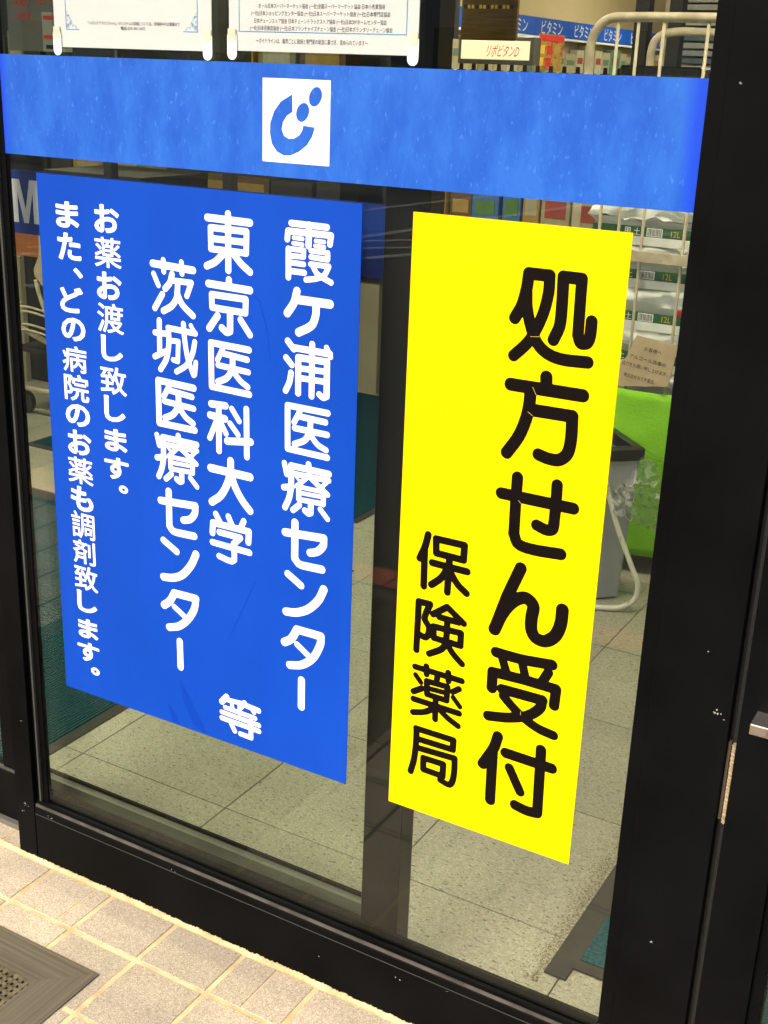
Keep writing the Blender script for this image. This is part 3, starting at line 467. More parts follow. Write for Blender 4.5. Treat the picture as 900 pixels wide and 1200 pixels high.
hn.free(); hn = bmesh.new(); box(hn, (-.2535, -.052, .712), (-.08, -.0147, .727), .0012); h1 = obj('handle', hn, M_STEEL, d2); h1['label'] = 'worn steel lever handle with brown tarnish'
bm = bmesh.new(); prism(bm, [(-.2530, -.0518, .7272), (-.0805, -.0518, .7272), (-.0805, -.0149, .7272), (-.2530, -.0149, .7272)], (0, 0, .0006)); obj('handle_top', bm, mat('bright brushed steel', (.6, .55, .5), .25, metal=.9), h1)
# ---------------------------------------------------------------- fixed panel at the left, set back
d3 = thing('fixed_panel', 'black framed fixed glass panel at the far left, set back', 'panel')
obj('bottom_rail', bx((-3.0, .046, -.002), (-1.59, .085, .119), .0008), FR, d3); obj('bead', bx((-3.0, .049, .1195), (-1.59, .055, .126)), M_GREYD, d3)
obj('stile', bx((-3.06, .046, 0), (-3.001, .085, 2.25)), FR, d3); obj('glass_pane', bx((-3.0, .060, .1195), (-1.64, .066, 2.2)), GLASS, d3)
obj('top_rail', bx((-3.0, .046, 2.15), (-1.59, .085, 2.248)), FR, d3)
# ---------------------------------------------------------------- the second sliding panel behind
d4 = thing('rear_sliding_panel', 'dark framed glass panel overlapping behind the blue sign', 'panel')
p4 = obj('stile', bx((-.855, .046, .03), (-.7845, .088, 2.25), .001), mat('satin dark stile', (.008, .0078, .007), .38, .2, scale=4, c2=(.006, .006, .0055)), d4)
r4 = obj('bottom_rail', bx((-1.64, .046, .03), (-.856, .088, .098), .001), M_GREYD, d4)
obj('bead', bx((-1.64, .050, .0985), (-.856, .0595, .111)), FR, r4); obj('bead', bx((-1.64, .0665, .0985), (-.856, .082, .128)), M_GREY, r4); obj('bead', bx((-1.64, .0823, .0985), (-.856, .088, .134)), FR, r4)
obj('glass_pane', bx((-1.64, .060, .0985), (-.848, .066, 2.16)), GLASS2, d4)
obj('top_rail', bx((-1.64, .046, 2.15), (-.856, .088, 2.248)), FR, d4); obj('stile', bx((-1.70, .052, .03), (-1.6405, .08, 2.15)), FR, d4)
tr = struct(obj('door_track', bx((-3.0, .035, -.004), (.84, .10, .012)), M_GREY))
# blue strip on the rear panel with the end of the opening hours
rb = thing('hours_strip', 'dark blue film strip behind the doors ending in a white letter M', 'sign')
obj('film', bx((-1.64, .0585, 1.1935), (-.8555, .0594, 1.2965)), mat('deep blue film', (.006, .05, .33), .45, .3), rb)
m_ = [(0, 0), (.0145, 0), (.0145, .05), (.0265, 0), (.037, 0), (.049, .05), (.049, 0), (.0635, 0), (.0635, .070), (.043, .070), (.0318, .022), (.0205, .070), (0, .070)]
loops_mesh('character', [[(-1.5795 + a, 1.2115 + b) for a, b in m_]], M_W, rb, .0579)
a_ = [(0, 0), (.014, 0), (.0185, .018), (.039, .018), (.0435, 0), (.0575, 0), (.037, .070), (.0205, .070)]
loops_mesh('character', [[(-1.647 + a, 1.2115 + b) for a, b in a_], [(-1.647 + a, 1.2115 + b) for a, b in ((.0215, .029), (.036, .029), (.0288, .056))]], M_W, rb, .0579)
# ================================================================ signs on the glass
ys = thing('yellow_sign', 'yellow vertical sign with black Japanese lettering for prescriptions', 'sign', (-.6344, 0, .4))
X0, X1, Z0, Z1 = -.7845, -.4840, .3992, 1.2975
obj('film', bx((X0 + .6344, -.0013, Z0 - .4), (X1 + .6344, -.0003, Z1 - .4)), M_Y, ys)
for ch, s in GL['Y']: stroke_glyph(s, -.7847 + .6344, 1.2964 - .4, M_K, ys, -.0016, 1.22 if ch in '保険薬局' else 1.13)
bs = thing('blue_sign', 'blue poster with white vertical lettering naming medical centres', 'sign', (-1.16, 0, .4))
obj('film', bx((-1.4595 + 1.16, -.0013, .4015 - .4), (-.8628 + 1.16, -.0003, 1.3015 - .4)), M_B, bs)
for ch, s in GL['B']: stroke_glyph(s, -1.456 + 1.16, 1.3006 - .4, M_W, bs, -.0016)
for ch, a, b, c, d in GL['S']: font_char(ch, -.296 + a * 1e-4, -.296 + b * 1e-4, .9006 - c * 1e-4, .9006 - d * 1e-4, M_W, bs, -.0016)
def sliver(P_, n_, wd=.00035):
    bm = bmesh.new(); a, b = [Vector((p[0], 0, p[1])) for p in P_]; d = (b - a).normalized(); q = Vector((-d.z, 0, d.x)) * wd
    prism(bm, [a - q, a + q, b + q, b - q], (0, -.0002, 0)); return bm
for P_ in (((-.6063, 1.1557), (-.5927, 1.1572)), ((-.5974, 1.0908), (-.5913, 1.0805)), ((-.6015, 1.0567), (-.5942, 1.0524)), ((-.605, .9331), (-.6007, .9289)), ((-.5771, .621), (-.5767, .6152))):
    obj('film_seam', sliver(P_, 0), mat('seam print', (.5, .36, .05), .6, .1), ys, (.6344, -.0017, -.4))
M_SM = mat('darker blue rub mark', (.0025, .045, .37), .45, .12, c2=(.0025, .040, .33))
for L_ in ([(-1.1961, .4921), (-1.1908, .4856), (-1.168, .452), (-1.145, .4182), (-1.1398, .4035), (-1.167, .4113), (-1.1863, .4463), (-1.193, .470)], [(-1.2236, .4399), (-1.2073, .4234), (-1.1967, .4040), (-1.2134, .4049)], [(-1.0404, .7071), (-1.0386, .706), (-1.0915, .5944), (-1.0931, .5935)], [(-1.2, .7121), (-1.1990, .7125), (-1.1901, .6126), (-1.1911, .6121)], [(-1.0675, 1.1747), (-1.0311, 1.1517), (-1.0174, 1.1123), (-1.0112, 1.0691), (-1.0130, 1.0687), (-1.0190, 1.1107), (-1.0325, 1.1501)]):
    o = loops_mesh('rub_mark', [[(p[0] + 1.16, p[1] - .4) for p in L_]], M_SM, bs, -.00145); o['label'] = 'slightly darker rub mark in the blue film'
bd = thing('blue_band', 'weathered blue band across the door with a white logo square', 'sign', (-.971, 0, 1.4))
obj('film', bx((-.562, -.0013, -.0732), (.5588, -.0003, .0745)), M_BAND, bd)
lp = obj('logo_panel', bx((-1.0263 + .971, -.0019, 1.3462 - 1.4), (-.9165 + .971, -.0013, 1.4557 - 1.4), .0004), M_W, bd)
for l in GL['L']: loops_mesh('logo_shape', [[(p[0] * 1e-4 + .971, p[1] * 1e-4 - 1.4125) for p in l]], M_BAND, lp, -.0022)
# notices in sleeves above the band
def notice(label, x0, x1, z0, lines, border, inset):
    t = thing('notice', label, 'notice', ((x0 + x1) / 2, 0, z0)); w_ = (x1 - x0) / 2
    obj('sheet', bx((-w_, -.0016, .0), (w_, -.0008, .21)), M_PAPER, t)
    obj('sleeve', bx((-w_ - .004, -.0024, -.003), (w_ + .004, -.0021, .214)), M_SLEEVE, t)
    for s_ in (-1, 1):
        bm = bmesh.new(); cx = s_ * (w_ - .006); pts = [(cx - .008, 0, .02), (cx - .008, 0, -.004)] + [(cx + .008 * math.cos(a), 0, -.004 + .008 * math.sin(a)) for a in [math.pi + k * math.pi / 8 for k in range(1, 8)]] + [(cx + .008, 0, -.004), (cx + .008, 0, .02)]
        prism(bm, [(p[0], -.0034, p[2]) for p in pts], (0, .0007, 0)); tb = obj('corner_tab', bm, M_PAPER, t)
        obj('tape', bx((cx - .0065, -.0040, .012), (cx + .0065, -.0035, .028)), M_TAPE, tb)
        if border: obj('border', bx((s_ * inset - .0006, -.0019, .024 + (0 if border == 1 else .0)), (s_ * inset + .0006, -.0017, .2)), M_LBLUE, t)
    if border == 1: 
        for s_ in (-1, 1):
            obj('border', bx((min(s_ * inset, s_ * (inset - .025)), -.0019, .024), (max(s_ * inset, s_ * (inset - .025)), -.0017, .0252)), M_LBLUE, t)
            bm = bmesh.new(); rn = random.Random(5)
            for k in range(34):
                u, v = rn.random(), rn.random()
                if u + v > 1.05: continue
                cx, cz = s_ * (inset - .002 - u * .018), .027 + v * .022; a = rn.uniform(0, 3); s2 = rn.uniform(.0012, .0026)
                vs = [bm.verts.new((cx + s2 * math.cos(a + q * 1.57) * (1 if q % 2 else .35), -.0019, cz + s2 * math.sin(a + q * 1.57) * (1 if q % 2 else .35))) for q in range(4)]
                f = bm.faces.new(vs); f.normal_update()
                if f.normal.y > 0: f.normal_flip()
            obj('corner_ornament', bm, M_LBLUE, t)
    else: obj('border', bx((-inset, -.0019, .024), (inset, -.0017, .0252)), M_LBLUE, t)
    for s, cx, cz, wd, hh, dk in lines: print_line('printed_line', s, cx, cz, wd, M_TXT, t, -.0019, hh)
    return t
notice('left white laminated notice with blue corner ornaments above the band', -1.4045, -1.1125, 1.487,
       [('「いばらきアマビエちゃん」のシステムの詳細については、茨城県中小企業課まで', .006, .034, .170, .0052, 0), ('電話 029-301-5472', .006, .0275, .046, .005, 0)], 1, .122)
notice('right white laminated notice printed with association names above the band', -1.0825, -.788, 1.489,
       [('オール日本スーパーマーケット協会 (一社)全国スーパーマーケット協会 日本小売業協会', .0, .0565, .196, .0072, 0),
        ('(一社)日本ショッピングセンター協会 (一社)日本スーパーマーケット協会 (一社)日本専門店協会', -.002, .0475, .216, .0072, 0),
        ('日本チェーンストア協会 日本チェーンドラッグストア協会 (一社)日本DIYホームセンター協会', -.002, .038, .206, .0072, 0),
        ('(一社)日本百貨店協会 (一社)日本フランチャイズチェーン協会 (一社)日本ボランタリーチェーン協会', -.001, .029, .222, .0072, 0),
        ('～ガイドラインは、業界ごとに政府と専門家の助言に基づき、定められています～', -.014, .0135, .176, .0066, 1)], 2, .130)
# ================================================================ mats
def border_mat(t, W, D, b, m1, m2, h, notch=None):
    ring = [((0, 0), (W, 0), (W - b, b), (b, b)), ((W, 0), (W, D), (W - b, D - b), (W - b, b)), ((W, D), (0, D), (b, D - b), (W - b, D - b)), ((0, D), (0, 0), (b, b), (b, D - b))]
    for k, q in enumerate(ring):
        bm = bmesh.new(); zo = [.0025, .0025, h, h]; lo_ = [bm.verts.new((*p, .0005)) for p in q]; up = [bm.verts.new((p[0], p[1], zo[i])) for i, p in enumerate(q)]
        bm.faces.new(lo_[::-1]); bm.faces.new(up)
        for i in range(4): bm.faces.new((lo_[i], lo_[(i + 1) % 4], up[(i + 1) % 4], up[i]))
        bmesh.ops.recalc_face_normals(bm, faces=bm.faces[:]); obj('border', bm, m1 if k % 2 == 0 else m2, t)
t = thing('entrance_mat', 'brown rubber doormat with a perforated centre on the outdoor tiles', 'doormat', (-2.3, -1.50, 0), 0)
W, D, b_ = 1.072, 1.306, .076
border_mat(t, W, D, b_, M_RUBB, M_RUBC, .009)
obj('base', bx((b_, b_, .0005), (W - b_, D - b_, .003)), M_RUBK, t)
lat = bmesh.new(); pt_ = .0125; nx_ = int((W - 2 * b_) / pt_); ny_ = int((D - 2 * b_) / pt_)
for i in range(nx_ + 1):
    box(lat, (b_ + i * pt_ - .0035, b_ + .001, .003), (b_ + i * pt_ + .0035, D - b_ - .001, .0068))
for j in range(ny_ + 1):
    box(lat, (b_ + .001, b_ + j * pt_ - .0030, .0032), (W - b_ - .001, b_ + j * pt_ + .0030, .0064))
for i in range(nx_):
    for j in range(ny_):
        x = b_ + i * pt_; y = b_ + j * pt_; s_ = .0027
        A_ = [lat.verts.new((x + dx * s_, y + dy * s_ * 1.5, .0066)) for dx, dy in ((-1, 0), (0, -1), (1, 0), (0, 1))]; B_ = lat.verts.new((x, y, .0100))
        for k in range(4): lat.faces.new((A_[k], A_[(k + 1) % 4], B_))
o = obj('perforated_centre', lat, M_RUBD, t); o['kind'] = 'stuff'
def carpet(label, x, y, W, D, b=.025, notch=False):
    t = thing('floor_mat', label, 'mat', (x, y, 0)); rib = bmesh.new()
    border_mat(t, W, D, b, M_RUB, M_RUB, .006)
    obj('base', bx((b, b, .0005), (W - b, D - b, .0045)), M_TEAL, t)
    k = .009; n_ = int((W - 2 * b) / k)
    for i in range(n_): box(rib, (b + i * k + .001, b + .001, .004), (b + i * k + .006, D - b - .001, .0085))
    o = obj('pile', rib, M_TEAL, t); o['kind'] = 'stuff'; return t
carpet('teal ribbed carpet mat inside the door behind the blue sign', -3.55, .12, 1.745, 1.47)
carpet('far teal carpet mat in front of the tan counter', -3.6, 1.96, 1.58, 1.57)
# right corner mat with a cut corner
t = thing('floor_mat', 'teal carpet mat with grey rubber edge inside by the right stile', 'mat', (-.583, .222, 0))
bm = bmesh.new(); prism(bm, [(0, 0, .0006), (.040, 0, .0006), (.040, .035, .0006), (1.2, .035, .0006), (1.2, 1.2, .0006), (0, 1.2, .0006)], (0, 0, .0042)); obj('border', bm, M_RUB, t)
obj('base', bx((.044, .060, .005), (1.15, 1.15, .0075)), M_TEAL, t)
dirt = bmesh.new(); rnd = random.Random(2)
for i in range(1300):
    y = rnd.random() ** 1.1 * .62 - .03; x = -abs(rnd.gauss(0, .014 + .03 * max(0, y))) - .001; s_ = rnd.uniform(.0006, .0017)
    vs = [dirt.verts.new((-.583 + x + s_ * math.cos(a), .222 + y + s_ * 1.5 * math.sin(a), .0012)) for a in (rnd.random(), 1.6 + rnd.random(), 3.2 + rnd.random(), 4.8 + rnd.random())]; 
    f = dirt.faces.new(vs); f.normal_update()
    if f.normal.z < 0: f.normal_flip()
o = obj('dirt', dirt, mat('brown dirt', (.17, .135, .075), .95), fl); o['kind'] = 'stuff'; o['label'] = 'brown dirt gathered along the mat edge'
# ================================================================ things seen through the glass, right side
bn = thing('waste_bin', 'grey plastic waste bin with a black rim beside the yellow sign', 'bin', (-1.006, 1.864, 0))
E1 = Vector((-.147, .157, 0)); E2 = Vector((-.157, -.147, 0)) * 1.35
def quadring(o_, e1, e2): return [o_, o_ + e1, o_ + e1 + e2, o_ + e2]
bm = bmesh.new(); top = quadring(Vector((0, 0, .45)), E1, E2); ctr = (top[0] + top[2]) / 2
bot = [Vector(((p.x - ctr.x) * .82 + ctr.x, (p.y - ctr.y) * .82 + ctr.y, .004)) for p in top]
mid = [Vector(((p.x - ctr.x) * .93 + ctr.x, (p.y - ctr.y) * .93 + ctr.y, .44)) for p in top]
inn = [Vector(((p.x - ctr.x) * .80 + ctr.x, (p.y - ctr.y) * .80 + ctr.y, .02)) for p in top]; inm = [Vector(((p.x - ctr.x) * .90 + ctr.x, (p.y - ctr.y) * .90 + ctr.y, .44)) for p in top]
V = [[bm.verts.new(p) for p in r] for r in (bot, mid, inm, inn)]
for A_, B_ in zip(V, V[1:]):
    for k in range(4): bm.faces.new((A_[k], A_[(k + 1) % 4], B_[(k + 1) % 4], B_[k]))
bm.faces.new(V[0][::-1]); bm.faces.new(V[3]); bmesh.ops.recalc_face_normals(bm, faces=bm.faces[:]); bmesh.ops.bevel(bm, geom=bm.edges[:], offset=.006, segments=2, affect='EDGES'); obj('body', bm, M_BIN, bn)
bm = bmesh.new(); out_ = [Vector((p.x, p.y, .442)) for p in top]; in_ = [Vector(((p.x - ctr.x) * .80 + ctr.x, (p.y - ctr.y) * .80 + ctr.y, .45)) for p in top]
V = [[bm.verts.new(Vector((p.x, p.y, z))) for p in r] for r, z in ((out_, .442), (out_, .478), (in_, .482), (in_, .442))]
for A_, B_ in zip(V, V[1:] + V[:1]):
    for k in range(4): bm.faces.new((A_[k], A_[(k + 1) % 4], B_[(k + 1) % 4], B_[k]))
bmesh.ops.recalc_face_normals(bm, faces=bm.faces[:]); bmesh.ops.bevel(bm, geom=bm.edges[:], offset=.003, segments=1, affect='EDGES'); obj('rim', bm, M_RIM, bn)
# crumpled clear bag hanging over the rim
def crumple(nx, nz, f, amp, seed):
    rn = random.Random(seed); bm = bmesh.new(); G_ = [[None] * (nx + 1) for _ in range(nz + 1)]
    for j in range(nz + 1):
        for i in range(nx + 1):
            p = Vector(f(i / nx, j / nz)); p += Vector((rn.gauss(0, amp), rn.gauss(0, amp), rn.gauss(0, amp))); G_[j][i] = bm.verts.new(p)
    for j in range(nz):
        for i in range(nx): bm.faces.new((G_[j][i], G_[j][i + 1], G_[j + 1][i + 1], G_[j + 1][i]))
    return bm
bgo = obj('plastic_bag', crumple(16, 16, lambda u, v: (-1.125 + u * (.155 + .03 * math.sin(v * 2.6)) + .03 * v * (1 - u) , 1.835 + .05 * u + .03 * math.sin(5 * u + 3 * v) - .03 * v, .45 - v * (.12 + .11 * u) ), .0055, 4), M_PET)
bgo.name = 'plastic_bag'; tag(bgo, 'crumpled clear plastic bag hanging over the bin rim', 'plastic bag')
lg = thing('tube_stand', 'off white bent tube stand leg resting in front of the grey bin', 'stand')
pth = smooth_path([(-1.125, 1.80, .46), (-1.11, 1.80, .428), (-1.052, 1.795, .272), (-.986, 1.79, .140), (-.962, 1.79, .088), (-.966, 1.785, .042), (-1.004, 1.77, .014), (-1.076, 1.74, .0085), (-1.35, 1.64, .0085)], 6)
obj('frame', tube(bmesh.new(), pth, .0082, 10), M_TUBEW, lg)
nt_ = obj('green_screen_cloth', crumple(40, 20, lambda u, v: (-1.9 + 1.5 * u, 2.08 + .012 * math.sin(u * 22) , .065 + v * (.535 + .012 * math.sin(u * 9))), .0012, 8), M_GREEN)
for f in nt_.data.polygons: f.use_smooth = True
sm = nt_.modifiers.new('s', 'SOLIDIFY'); sm.thickness = .003
tag(nt_, 'lime green mesh cloth hung below the stacked sacks', 'cloth')
nb = thing('cardboard_notice', 'tilted cardboard notice with handwriting above the green cloth', 'notice', (-1.10, 2.075, .59), 0)
bm = bmesh.new(); prism(bm, [(-.037, 0, .166), (.093, -.004, .153), (.077, -.004, .027), (-.12, 0, .000), (-.115, 0, .03), (-.06, 0, .1)], (0, .005, 0)); obj('board', bm, M_CARD, nb)
for s, x, z, wd in (('お客様へ', .035, .128, .055), ('アルコール消毒の', .022, .097, .115), ('協力をお願い申し上げます。', .015, .072, .145), ('株式会社カワチ薬品', .0, .040, .095)):
    q = print_line('printed_line', s, 0, 0, wd, M_TXT, nb, 0, .013); q.location = (x - .015, -.0052, z); q.rotation_euler = (0, .13, 0)
# caged rack: two arched frames, uprights and a flat bar
rk = thing('wire_rack', 'beige tubular cage rack with thin uprights holding the sacks', 'rack', (0, 0, 0))
a1 = smooth_path([(-1.377, 2.12, .02), (-1.377, 2.12, .8), (-1.378, 2.12, 1.48), (-1.374, 2.12, 1.585), (-1.335, 2.12, 1.632), (-1.27, 2.12, 1.64), (-.9, 2.12, 1.64), (-.25, 2.12, 1.64), (-.19, 2.12, 1.60), (-.18, 2.12, 1.5), (-.18, 2.12, .02)], 6)
obj('frame', tube(bmesh.new(), a1, .0135, 10), M_TUBE, rk)
a2 = smooth_path([(-1.39, 2.7, .02), (-1.39, 2.7, 1.5), (-1.385, 2.7, 1.59), (-1.34, 2.7, 1.622), (-1.2, 2.7, 1.625), (-.3, 2.7, 1.625), (-.2, 2.7, 1.58), (-.18, 2.7, 1.4), (-.18, 2.7, .02)], 6)
obj('frame', tube(bmesh.new(), a2, .0135, 10), M_TUBE, rk)
for x in (-1.30, -1.240, -1.166, -1.040, -.92, -.80, -.68): obj('upright', tube(bmesh.new(), [(x - .012, 2.118, .15), (x, 2.118, .75), (x, 2.118, 1.628)], .0048, 8), M_TUBE, rk)
obj('flat_bar', bx((-1.372, 2.100, .968), (-.19, 2.1125, 1.000), .001), M_TUBE, rk)
obj('flat_bar', bx((-1.372, 2.100, .20), (-.19, 2.1125, .23), .001), M_TUBE, rk)
obj('shelf', bx((-1.37, 2.13, .12), (-.19, 2.69, .14)), M_TUBE, rk)
ty = thing('black_tray', 'black plastic tray edge lying on the top sacks just above the band', 'tray', (-1.19, 2.3, 1.484))
obj('body', bx((-.125, -.1, 0), (.12, .2, .030), .006), M_RIM, ty)
# sacks
def sack(x0, x1, z0, hgt, k, label, grp):
    t = thing('soil_sack', label, 'sack', ((x0 + x1) / 2, 2.16, z0), 0, grp); W_ = x1 - x0; n_u, n_v = 26, 14; rn = random.Random(k)
    def f(u, v):
        a = v * math.pi * 2; y = .25 - .25 * math.cos(a) ; e = min(1, (min(u, 1 - u) * 9)) ** .5
        s = math.sin(a); hz = (abs(s) ** .45) * (1 if s > 0 else -1) * hgt / 2 * (.25 + .75 * e)
        wob = .007 * math.sin(u * 17 + k) * (1 if s > 0 else .2) + .005 * math.sin(u * 41 + a * 2 + k * 2)
        return (-W_ / 2 + W_ * u, y + .012 * math.sin(u * 12 + k), hgt / 2 + hz + (wob if s > 0 else 0))
    bm = crumple(n_u, n_v, f, .0045, k); bmesh.ops.remove_doubles(bm, verts=bm.verts[:], dist=.0008)
    bmesh.ops.recalc_face_normals(bm, faces=bm.faces[:])
    o = obj('body', bm, M_BAGW, t)
    for q in o.data.polygons: q.use_smooth = True
    obj('printed_strip', bx((-W_ / 2 + .03, -.020, .010), (W_ / 2 - .02, -.0165, .038)), M_BAGG, t)
    obj('white_hem', bx((-W_ / 2 + .02, -.0235, -.016), (W_ / 2 - .01, -.0205, .0095), .001), M_BAGW, t)
    if k % 3 == 2:
        for c_, xx in ((M_RED, .02), (mat('pink print', (.42, .05, .16), .5), .07), (M_RED, .16)): obj('flower_print', bx((xx - .026, -.0208, .038), (xx + .022, -.0172, .056), .002), c_, t)
    return t
SX0, SX1 = -1.36, -.72
for i, z in enumerate((.155, .28, .405, .53, .655, .777, .903, 1.028)):
    t = sack(SX0, SX1, z, .118, i, ['bottom soil sack of the stack behind the green cloth', 'second lowest soil sack behind the green cloth', 'third lowest soil sack behind the green cloth', 'white soil sack level with the top of the green cloth', 'white soil sack just behind the cardboard notice', 'white soil sack with red flower print, right of the yellow sign', 'white soil sack just under the flat bar of the rack', 'white soil sack just above the flat bar of the rack'][i], 'soil sacks stacked in the cage rack')
    if i > 3:
        ox = -1.2 - (SX0 + SX1) / 2 + .01 * (i % 2)
        print_line('printed_word', '土', ox, .024, .020, M_W, t, -.0215, .020); print_line('printed_word', '用', ox - .03, .024, .020, M_W, t, -.0215, .020)
        print_line('printed_word', '12L', ox + .118, .024, .028, M_GOLDP, t, -.0215, .017)
        bc = obj('barcode_panel', bx((ox + .03, -.0222, .012), (ox + .078, -.0212, .036)), M_W, t); bm = bmesh.new()
        for q in range(12): box(bm, (ox + .033 + q * .0036, -.0226, .014), (ox + .0345 + q * .0036 + (q % 3) * .0004, -.0223, .034))
        obj('barcode', bm, M_TXT, bc)
sack(-1.40, -1.17, 1.092 + .055, .09, 21, 'upper left soil sack lying against the rack upright', 'soil sacks stacked in the cage rack')
sack(-1.155, -.75, 1.092 + .055, .09, 23, 'upper right soil sack on top of the stack', 'soil sacks stacked in the cage rack')
# ---------------------------------------------------------------- dark shelf posts and blue grey trays behind the rack
for x, w_, l in ((-1.539, .052, 'left dark shelf post behind the tubular rack'), (-1.418, .048, 'right dark shelf post behind the tubular rack')):
    t = thing('shelf_post', l, 'post', (x, 3.0, 0)); obj('body', bx((-w_ / 2, 0, 0), (w_ / 2, .05, 2.4), .002), M_DARK, t); obj('foot', bx((-w_ / 2 - .02, -.05, 0), (w_ / 2 + .02, .1, .02)), M_DARK, t)
t = thing('tray_stack', 'stack of blue grey trays at the upper right behind the rack', 'trays', (-1.25, 3.6, 0))
for k in range(46): obj('tray', bx((-.36 + random.uniform(-.01, .01), random.uniform(0, .02), .9 + k * .028), (.5, .4, .9 + k * .028 + .021), .002), [M_BLIND, mat('pale tray', (.4, .4, .36), .5), mat('slate tray', (.10, .14, .17), .5)][k % 3 if k % 5 else 1], t)
obj('stand', bx((-.36, 0, 0), (.5, .4, .9)), M_GREYD, t)
obj('edge_post', bx((-.40, -.01, 0), (-.37, .1, 2.3)), M_TUBE, t)
# ---------------------------------------------------------------- long shelf along the cream wall with blue fascia
sh = thing('wall_shelf', 'long wall shelf with a blue fascia reading vitamins', 'shelf', (-5.0, 6.6, 0))
obj('body', bx((-.48, 0, 0), (-.1, 11.2, 1.86)), M_TAN, sh)
for k in range(13):
    pn = obj('fascia_panel', bx((-.03, .0 + k * .85, 1.855), (.0, .846 + k * .85, 2.016), .001), M_BLUEP, sh)
    me = text_mesh('ビタミン'); V_ = np.array([v.co[:2] for v in me.vertices]); lo = V_.min(0); hi = V_.max(0); kx = .52 / (hi[0] - lo[0]); kz = .12 / (hi[1] - lo[1])
    for v in me.vertices: v.co = (.0012, .42 + k * .85 + (v.co.x - (lo[0] + hi[0]) / 2) * kx, 1.935 + (v.co.y - (lo[1] + hi[1]) / 2) * kz)
    me.materials.append(M_W); o = bpy.data.objects.new('printed_word', me); C.objects.link(o); o.parent = pn
for z in (1.50, 1.835): obj('shelf_board', bx((-.1, 0, z), (.0, 11.2, z + .018)), M_W, sh)
pc = [mat('pack olive', (.22, .22, .10), .6), mat('pack buff', (.40, .36, .22), .6), mat('pack pale', (.46, .45, .34), .6), mat('pack amber', (.38, .24, .05), .6), mat('pack teal', (.10, .22, .16), .6), mat('pack red', (.36, .06, .04), .6), mat('pack green', (.08, .20, .05), .6), mat('pack brown', (.12, .07, .035), .6), mat('pack blue', (.05, .15, .40), .6), mat('pack dark', (.03, .03, .025), .6)]
pn_ = ['olive', 'buff', 'pale', 'amber', 'teal', 'red', 'green', 'brown', 'blue', 'dark']
rnd = random.Random(8)
def pack(x, y, z, w_, d_, h_, c, grp, where):
    t = obj('product_box', bx((-w_ / 2, 0, 0), (w_ / 2, d_, h_), .002), pc[c]); t.location = (x, y, z); tag(t, pn_[c] + ' product box ' + where, 'box', pn_[c] + ' ' + grp)
    if h_ > .08: obj('label_patch', bx((-w_ * .36, -.002, h_ * .3), (w_ * .36, -.0005, h_ * .72)), pc[(c * 3 + 2) % 10], t)
    return t
y = 6.7
while y < 17.5:
    h_ = rnd.uniform(.18, .29); w_ = rnd.uniform(.13, .34); c = rnd.choice((1, 2, 2, 1, 0, 4, 3)); o = obj('product_box', bx((-.08, 0, 0), (0, w_, h_), .002), pc[c]); o.location = (-5.008, y, 1.5185); tag(o, pn_[c] + ' packet standing under the blue fascia', 'box', pn_[c] + ' packets under the fascia')
    obj('label_patch', bx((-.0004, w_ * .15, h_ * .45), (.002, w_ * .85, h_ * .7)), pc[(c + 3) % 10], o); y += w_ + .012
# gondolas facing the doors
def gondola(x0, x1, y, levels, label, top, base_m=M_TAN, price=True):
    t = thing('display_shelf', label, 'shelf', ((x0 + x1) / 2, y, 0)); w_ = (x1 - x0) / 2
    obj('base', bx((-w_, 0, 0), (w_, .5, levels[0] - .055)), base_m, t); obj('back', bx((-w_, .44, levels[0] - .054), (w_, .46, top)), M_DARK, t)
    for s_ in (-1, 1): obj('side_panel', bx((s_ * w_ - .012, .02, levels[0] - .054), (s_ * w_ + .012, .5, top)), M_DARK, t)
    for z in levels:
        obj('shelf_board', bx((-w_ + .013, .0, z - .02), (w_ - .013, .438, z)), M_DARK, t)
        x = -w_ + .02
        if price:
            while x < w_ - .16:
                tg = obj('price_tag', bx((x, -.006, z - .052), (x + .13, -.001, z - .002)), rnd.choice((M_GOLDP, M_GOLDP, M_PAPER, mat('pale yellow card', (.6, .55, .25), .6))), t); obj('price_print', bx((x + .012, -.0075, z - .040), (x + .07 + rnd.uniform(0, .04), -.0065, z - .022)), rnd.choice((M_RED, M_TXT)), tg); x += .15 + rnd.uniform(0, .05)
    return t
def fill(x0, x1, y, z, hmax, cols, grp, where, wmin=.06, wmax=.16):
    x = x0 + .03
    while x < x1 - wmax - .02:
        w_ = rnd.uniform(wmin, wmax); pack(x + w_ / 2, y + .02 + rnd.uniform(0, .03), z, w_, rnd.uniform(.08, .2), rnd.uniform(.6, 1) * hmax, rnd.choice(cols), grp, where); x += w_ + rnd.uniform(.004, .03)
gondola(-5.0, -2.88, 3.55, (.58, .86, 1.14, 1.42), 'long tan based shelf of goods behind the blue sign', 1.72)
for z, hm, wh in ((.58, .2, 'on the low row of the long shelf'), (.86, .17, 'on the second row of the long shelf'), (1.14, .2, 'on the third row of the long shelf'), (1.42, .24, 'on the top row of the long shelf behind the notices')):
    fill(-5.0, -2.88, 3.55, z, hm, (7, 9, 1, 7, 0, 3, 9, 2), 'boxes ' + wh, wh, .10, .26)
gondola(-7.4, -5.06, 3.9, (.58, .86, 1.14, 1.42), 'tall shelf of goods at the far left behind the orange counter', 1.9, M_DARK)
for z, hm, wh in ((1.14, .2, 'on the third row of the far left shelf'), (1.42, .24, 'on the top row of the far left shelf')):
    fill(-6.4, -5.1, 3.9, z, hm, (7, 9, 9, 0, 3), 'boxes ' + wh, wh, .12, .3)
gondola(-2.58, -1.62, 3.3, (.60, .88, 1.16), 'short wooden crate shelf of colourful goods above the yellow sign', 1.40, mat('light wood', (.30, .20, .10), .6), price=True)
